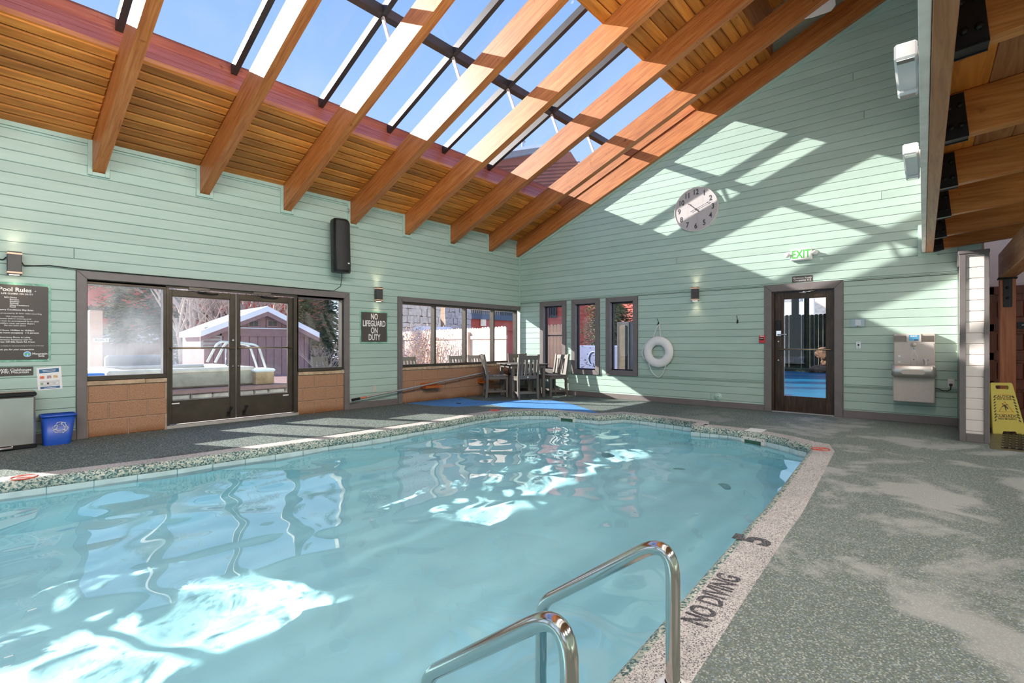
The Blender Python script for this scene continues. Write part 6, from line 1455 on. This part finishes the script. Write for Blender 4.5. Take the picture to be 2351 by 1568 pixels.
# trees and shrubs
M_NEEDLE = plain('spruce_needles', (0.055, 0.085, 0.04), 0.8, var=0.5, scale=4); M_NEEDLEL = plain('sun_tinted_needles', (0.20, 0.19, 0.09), 0.8, var=0.4, scale=4)  # lighter second needle colour has sunlight painted in
M_BARK = plain('grey_bark', (0.20, 0.155, 0.13), 0.9, var=0.3); M_TWIG = plain('pale_twigs', (0.46, 0.35, 0.28), 0.9, var=0.2)
def spruce(x, y, h, r, mat, label, nb=420, z=-0.15):
    o = empty('spruce_tree', (x, y, z)); tag(o, label, 'tree'); MB().tube([(0, 0, 0), (0, 0, h)], [0.05 * h / 3, 0.01], 8).build('trunk', M_BARK, o)
    mb = MB()
    for i in range(nb):
        f = random.random() ** 0.8; zz = h * (0.08 + 0.92 * f); L = r * (1 - f) ** 0.9 * random.uniform(0.75, 1.1) + 0.08; a = random.uniform(0, 2 * math.pi); dr_ = -0.25 - 0.35 * (1 - f)
        d = Vector((math.cos(a), math.sin(a), 0)); sd_ = Vector((-d.y, d.x, 0))
        n2 = 7
        for k in range(n2):
            t0 = (k + 0.3) / n2; c0 = d * (L * t0) + Vector((0, 0, zz + L * dr_ * t0 * (0.5 + 0.5 * t0))); s0 = 0.30 * L / n2 * 3.2 * (1.15 - t0) + 0.03
            for sg in (-1, 1):
                tip = c0 + (d * 0.7 + sd_ * sg).normalized() * s0 + Vector((0, 0, random.uniform(-0.25, -0.02) * s0)); w_ = d * (0.16 * s0)
                mb.add([c0 - w_, c0 + w_, tip], [(0, 1, 2)]); mb.add([c0 + Vector((0, 0, -0.14 * s0)), c0 + Vector((0, 0, 0.14 * s0)), tip + Vector((0, 0, -0.05 * s0))], [(0, 1, 2)])
    fo = mb.build('foliage', mat, o, fix=False); fo['kind'] = 'stuff'
    return o
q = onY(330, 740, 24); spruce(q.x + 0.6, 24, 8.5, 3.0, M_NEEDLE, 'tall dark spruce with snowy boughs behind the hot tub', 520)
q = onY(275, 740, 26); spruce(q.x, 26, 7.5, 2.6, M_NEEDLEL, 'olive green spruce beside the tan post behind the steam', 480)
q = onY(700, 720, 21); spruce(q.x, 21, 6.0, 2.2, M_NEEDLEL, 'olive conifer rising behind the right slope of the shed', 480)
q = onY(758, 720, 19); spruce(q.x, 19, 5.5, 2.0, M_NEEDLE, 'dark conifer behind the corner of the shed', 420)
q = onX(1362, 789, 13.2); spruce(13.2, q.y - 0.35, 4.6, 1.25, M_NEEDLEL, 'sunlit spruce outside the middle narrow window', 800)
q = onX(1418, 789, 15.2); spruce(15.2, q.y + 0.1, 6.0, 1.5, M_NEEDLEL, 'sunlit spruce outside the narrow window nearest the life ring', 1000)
q = onX(1480, 250, 22.0); spruce(22.0, q.y, q.z - 0.1, 2.6, plain('gold_lit_needles', (0.34, 0.24, 0.10), 0.8, var=0.4), 'golden lit spruce top seen through the skylight', 900)  # golden sunlight is put into the needle colour here
def bare(x, y, h, label, seed, spread=0.55, mat=None, n0=4):
    random.seed(seed); o = empty('bare_tree', (x, y, -0.15)); tag(o, label, 'tree'); tr_, br = MB(), MB()
    def grow(p, d, L, r_, lev):
        q = p + d * L; (tr_ if lev == 0 else br).tube([p, (p + q) / 2 + Vector((random.uniform(-1, 1), random.uniform(-1, 1), 0)) * L * 0.04, q], [r_, r_ * 0.8, r_ * 0.6], 5 if lev else 8, cap=False)
        if lev >= 4: return
        for i in range(n0 if lev == 0 else 3):
            nd = (d + Vector((random.uniform(-1, 1), random.uniform(-1, 1), random.uniform(-0.2, 0.7))) * spread).normalized(); grow(p + d * L * random.uniform(0.55, 1.0), nd, L * random.uniform(0.55, 0.75), r_ * 0.55, lev + 1)
    for k in range(2): grow(Vector((random.uniform(-0.3, 0.3), 0, 0)), Vector((random.uniform(-0.15, 0.15), 0.0, 1)).normalized(), h * 0.42, h * 0.016, 0)
    tr_.build('trunk', mat or M_TWIG, o); b_ = br.build('branches', mat or M_TWIG, o); b_['kind'] = 'stuff'; return o
for i, (px_, Y_, h_, lb) in enumerate(((425, 20, 5.2, 'bare pale tree behind the long slope of the shed roof'), (465, 22, 6.0, 'bare pale forked tree behind the middle of the shed roof'), (505, 23, 6.2, 'bare pale tree behind the upper shed roof'), (560, 24, 6.4, 'bare brownish tree behind the shed ridge'), (640, 25, 6.2, 'bare brownish tree behind the shed gable'), (405, 25, 6.5, 'bare tree between the spruces and the shed'), (535, 19.5, 4.6, 'short bushy bare tree against the shed roof'), (590, 21, 5.0, 'bushy bare tree right behind the shed apex'))):
    q = onY(px_, 740, Y_); bare(q.x, Y_, h_, lb, 40 + i, 0.75 if i > 2 else 0.55)
random.seed(77)
def shrub(x, y, h, r, cols, label, nleaf=900, z=-0.15):
    o = empty('leafy_shrub', (x, y, z)); tag(o, label, 'shrub'); tw = MB()
    for k in range(26):
        a = random.uniform(0, 2 * math.pi); f = random.uniform(0.2, 1); tw.tube([(0.1 * math.cos(a), 0.1 * math.sin(a), 0), (r * 0.5 * f * math.cos(a), r * 0.5 * f * math.sin(a), h * 0.6), (r * f * math.cos(a), r * f * math.sin(a), h * random.uniform(0.75, 1))], 0.008, 4, cap=False)
    tw.build('stems', M_TWIG, o)
    for ci, col in enumerate(cols):
        mb = MB()
        for k in range(nleaf // len(cols)):
            a = random.uniform(0, 2 * math.pi); f = math.sqrt(random.random()); zz = h * random.uniform(0.12, 1.0); p = Vector((r * f * math.cos(a) * (0.4 + 0.6 * zz / h), r * f * math.sin(a), zz)); s_ = random.uniform(0.018, 0.04)
            u = Vector((random.uniform(-1, 1), random.uniform(-1, 1), random.uniform(-1, 1))).normalized(); v = u.orthogonal().normalized(); mb.add([p - u * s_, p + v * s_ * 0.5, p + u * s_, p - v * s_ * 0.5], [(0, 1, 2, 3)])
        fo = mb.build('leaves', col, o, fix=False); fo['kind'] = 'stuff'
    return o
LC = [plain('leaf_red', (0.42, 0.10, 0.08), 0.7, var=0.3), plain('leaf_orange', (0.62, 0.30, 0.08), 0.7, var=0.3), plain('leaf_straw', (0.66, 0.50, 0.34), 0.7, var=0.2), plain('leaf_plum', (0.30, 0.12, 0.16), 0.7, var=0.3)]
for px_, Y_, h_, r_, lb in ((930, 11.6, 1.55, 0.75, 'rusty autumn shrub below the first long pane'), (965, 12.2, 1.9, 0.6, 'tall thin autumn shrub against the pale fence'), (1000, 12.4, 1.5, 0.6, 'straw and red shrub in front of the fence post'), (1060, 12.6, 1.25, 0.6, 'low twiggy shrub along the pale fence')):
    q = onY(px_, 800, Y_); shrub(q.x, Y_, h_, r_, LC, lb, 1100)
q = onY(748, 810, 13); bare(q.x, 13, 1.5, 'small leafless bush by the shed corner', 91, 0.9, None, 6)

# left background: post with board, red building, snowbank
gp = empty('tan_post', (onY(221, 780, 16).x, 16, -0.15)); tag(gp, 'tan timber post carrying a small white BLDG. 5 board', 'post')
T(MB().bbox(gp.location.x - 0.13, gp.location.x + 0.13, 16, 16.3, -0.15, onY(221, 712, 16).z, b=0.02).build('post', plain('tan_post_wood', (0.55, 0.34, 0.22), 0.8)), gp)
q = onY(233, 781, 15.9); T(MB().box(q.x - 0.15, q.x + 0.15, 15.93, 15.99, q.z - 0.045, q.z + 0.045).build('board', M_INK), gp)
T(text('print_line', 'BLDG. 5', 0.07, M_YDARK, Matrix(((1, 0, 0, q.x), (0, 0, -1, 15.925), (0, 1, 0, q.z), (0, 0, 0, 1))), None, bold=0.002), gp)
rbld = empty('red_house', (6, 34, -0.15)); tag(rbld, 'long red and dark sided house behind the spruces', 'house')
def rp(nm, mat, px0, px1, py0, py1, Y, dp):
    a, b_ = onY(px0, py1, Y), onY(px1, py0, Y); return T(MB().box(a.x, b_.x, Y, Y + dp, a.z, b_.z).build(nm, mat), rbld)
rp('wall', M_BROWNW, 120, 760, 640, 840, 36, 0.5); rp('red_band', M_REDW, 150, 560, 740, 756, 35.6, 0.3); rp('red_band', M_REDW, 150, 700, 690, 700, 35.6, 0.3); rp('snow_roof', M_SNOW, 120, 760, 600, 640, 36, 3)
for k in range(8): rp('window', plain_cache('dark_window', (0.03, 0.04, 0.06), 0.2), 180 + k * 62, 205 + k * 62, 705, 735, 35.7, 0.1)
for k in range(40): rp('balcony_baluster', M_CHAR, 250 + k * 4.2, 251.4 + k * 4.2, 722, 740, 35.2, 0.05)
sb = MB(); q0, q1 = onY(120, 789, 27), onY(420, 789, 27)
sb.bbox(q0.x, q1.x, 27, 29.5, -0.15, onY(300, 766, 27).z, b=0.4); stuff(sb.build('snow_bank', M_SNOW), 'pale blue shaded snow bank above the brown fence', 'snow')
# building seen through the skylight
ab = empty('tall_building', (26, 26, -0.15)); tag(ab, 'tall red shingled building with snowy roof edge seen through the skylight', 'building')
YA = 26.0
def ap3(px_, py_): q = onY(px_, py_, YA); return (q.x, YA, q.z)
T(MB().prism([(ap3(1060, 420)[0], YA, -0.15), (ap3(1335, 388)[0], YA, -0.15), ap3(1335, 388), ap3(1310, 348), ap3(1236, 352), ap3(1130, 372), ap3(1060, 388)], (0, 0, 0), (0, 4, 0)).build('wall', plain('red_shingle', (0.36, 0.13, 0.09), 0.8, var=0.15)), ab)
T(MB().prism([ap3(1050, 392), ap3(1130, 372), ap3(1236, 352), ap3(1300, 345), ap3(1300, 339), ap3(1230, 343), ap3(1120, 358), ap3(1050, 380)], (0, -0.8, 0), (0, 4, 0)).build('roof_edge', plain('grey_shingle', (0.30, 0.29, 0.30), 0.8)), ab)
T(MB().prism([ap3(1110, 360), ap3(1230, 343), ap3(1300, 339), ap3(1300, 334), ap3(1225, 337), ap3(1110, 353)], (0, -0.9, 0), (0, 4, 0)).build('roof_snow', M_SNOW), ab)
for k in range(12): a, b_ = ap3(1130, 385 + k * 8), ap3(1330, 372 + k * 8); T(MB().tube([(a[0], YA - 0.02, a[2]), (b_[0], YA - 0.02, b_[2])], 0.05, 4).build('shingle_course', plain_cache('shingle_line', (0.22, 0.08, 0.06), 0.8)), ab)
for px_, py_, r_ in ((1200.5, 340, 0.22), (1186, 346, 0.16)):
    q = ap3(px_, py_); T(MB().tube([(q[0], YA, q[2] - 0.2), (q[0], YA, q[2] + 0.45)], r_ * 0.6, 10).build('vent_pipe', M_CHROME), ab); T(MB().sphere((q[0], YA, q[2] + 0.5), r_, 12, 6, (1, 1, 0.6)).build('vent_cap', plain_cache('vent_grey', (0.3, 0.3, 0.34), 0.5)), ab)

# outside the gable: red house wall, covered spa, outdoor pool with boulders
rh = empty('red_annex', (19, 8, -0.15)); tag(rh, 'red boarded annex wall outside the narrow windows', 'building')
XA = 19.0
for k in range(30):
    z0 = -0.15 + k * 0.2; T(MB().prism([(XA, 4.6, z0), (XA, 15.5, z0), (XA + 0.04, 15.5, z0 + 0.2), (XA + 0.04, 4.6, z0 + 0.2)], (0, 0, 0), (0.2, 0, 0)).build('siding_board', M_REDW), rh)
a, b_ = onX(1260, 730, XA - 0.02), onX(1278, 690, XA - 0.02); T(MB().box(XA - 0.06, XA, b_.y, a.y, a.z, b_.z + 0.8).build('dark_window', plain_cache('dark_window', (0.03, 0.04, 0.06), 0.2)), rh)
for k in range(5): T(MB().box(XA - 0.10, XA - 0.06, a.y - 0.06 - 0.1 * k - 0.02, a.y - 0.06 - 0.1 * k + 0.02, a.z, b_.z + 0.8).build('window_bar', M_CHAR), rh)
spc = empty('covered_spa', (12.3, 6.6, -0.15)); tag(spc, 'covered spa, bluish shade put in its colour, in the snow outside the middle narrow window', 'spa')
ya, yb = onX(1325, 789, 12.4).y, onX(1428, 789, 12.4).y
T(MB().bbox(12.4, 14.0, yb, ya, -0.15, onX(1350, 793, 12.4).z, b=0.03).build('body', plain('spa_shade_blue', (0.17, 0.19, 0.31), 0.6, var=0.04)), spc)  # bluish shade is part of the spa body colour
T(MB().tube([(12.39, (ya * 0.62 + yb * 0.38) + 0.16 * math.cos(t_), 0.72 + 0.2 * math.sin(t_)) for t_ in [i * math.pi / 10 for i in range(20)]], 0.018, 6, closed=True).build('oval_moulding', plain_cache('spa_moulding', (0.30, 0.33, 0.46), 0.5)), spc)
dk = empty('dark_cabinet', (11.4, 5.9, -0.15)); tag(dk, 'dark framed cabinet with rounded panel outside the narrow window nearest the life ring', 'cabinet')
ya, yb = onX(1416, 789, 11.4).y, onX(1446, 789, 11.4).y
T(MB().bbox(11.4, 11.9, yb, ya, -0.15, onX(1430, 739, 11.4).z, b=0.02).build('frame', M_CHAR), dk)
T(MB().bbox(11.37, 11.4, yb + 0.10, ya - 0.08, 0.1, onX(1430, 746, 11.4).z, b=0.02).build('panel', plain('brown_glass', (0.16, 0.13, 0.10), 0.25, var=0.2)), dk)
pol = empty('outdoor_pool', (17.0, 3.0, -0.16)); tag(pol, 'outdoor pool with deep blue water outside the glass door', 'pool')
T(MB().bbox(10.2, 24.6, -0.5, 8.2, -0.16, -0.06, b=0.01).build('water', plain('blue_pool_water', (0.004, 0.12, 0.20), 0.3, spec=0.15, var=0.2, scale=1.5)), pol)
T(MB().bbox(9.6, 10.2, -0.5, 4.4, -0.16, -0.03, b=0.01).build('near_kerb', M_CONC), pol); T(MB().bbox(24.6, 25.4, -0.5, 8.2, -0.16, 0.06, b=0.01).build('far_kerb', plain('mossy_kerb', (0.05, 0.055, 0.02), 0.8)), pol)
M_ROCK = plain('tan_boulder', (0.16, 0.085, 0.045), 0.85, var=0.4, scale=4)
bq = onX(1889, 858, 24.2)
def boulder(c, r, sc, label, rot=0.0):
    b_ = MB().sphere((0, 0, 0), r, 12, 9, sc); v2 = []
    for v in b_.v:
        k = 1 + 0.16 * math.sin(v[0] * 3.4 / r + c[2] * 9) * math.cos(v[2] * 3.2 / r + c[1] * 5) + random.uniform(-0.06, 0.06); v2.append((v[0] * k, v[1] * k, v[2] * k))
    b_.v = v2; b_.sm = [False] * len(b_.sm); o = b_.build('boulder', M_ROCK); o.location = c; o.rotation_euler = (rot, 0, 0.4); tag(o, label, 'boulder', 'boulders of the small waterfall'); return o
boulder((24.1, bq.y + 0.14, 0.06), 0.26, (1, 1.5, 0.8), 'rounded boulder in the outdoor pool at the foot of the rock pile')
boulder((24.4, bq.y - 0.10, 0.30), 0.28, (0.9, 0.8, 1.3), 'upright boulder between the foot and top stones of the rock pile', 0.2)
boulder((24.3, bq.y - 0.06, 0.72), 0.30, (0.9, 1.2, 0.9), 'tan boulder on top of the rock pile by the outdoor pool', 0.3)
boulder((24.1, bq.y - 0.36, 0.02), 0.22, (1, 1.2, 0.8), 'orange brown boulder half in the outdoor pool water')
# canopy posts behind the dark fence
wh2 = empty('white_house', (30, 6, -0.15)); tag(wh2, 'white boarded house corner above the dark fence', 'house')
a, b_ = onX(1800, 740, 30), onX(1817, 672, 30); T(MB().box(30, 32, b_.y, a.y + 3, -0.1, b_.z).build('wall', M_WHITE_SIDE), wh2)
a, b_ = onX(1858, 730, 28), onX(1868, 684, 28); T(MB().box(28, 28.3, b_.y, a.y, -0.1, b_.z).build('pale_post', plain_cache('pale_rail', (0.6, 0.55, 0.5), 0.6)), wh2)
a, b_ = onX(1868, 715, 34), onX(1900, 680, 34); T(MB().box(34, 36, b_.y - 4, a.y, -0.1, b_.z).build('stone_wall', M_CREAM), wh2)
a = onX(1812, 700, 15.2); T(MB().box(26.8, 27.4, onX(1840, 700, 27).y, onX(1798, 700, 27).y, onX(1820, 692, 27).z, onX(1820, 676, 27).z).build('eave', plain_cache('eave_grey', (0.35, 0.35, 0.34), 0.7)), wh2)
for p0_, p1_ in ((1817, 1831), (1846, 1855)):
    T(MB().box(26.3, 26.6, onX(p1_, 700, 26.3).y, onX(p0_, 700, 26.3).y, -0.1, onX(1820, 680, 26.3).z).build('dark_post', M_FENCE_K), wh2)
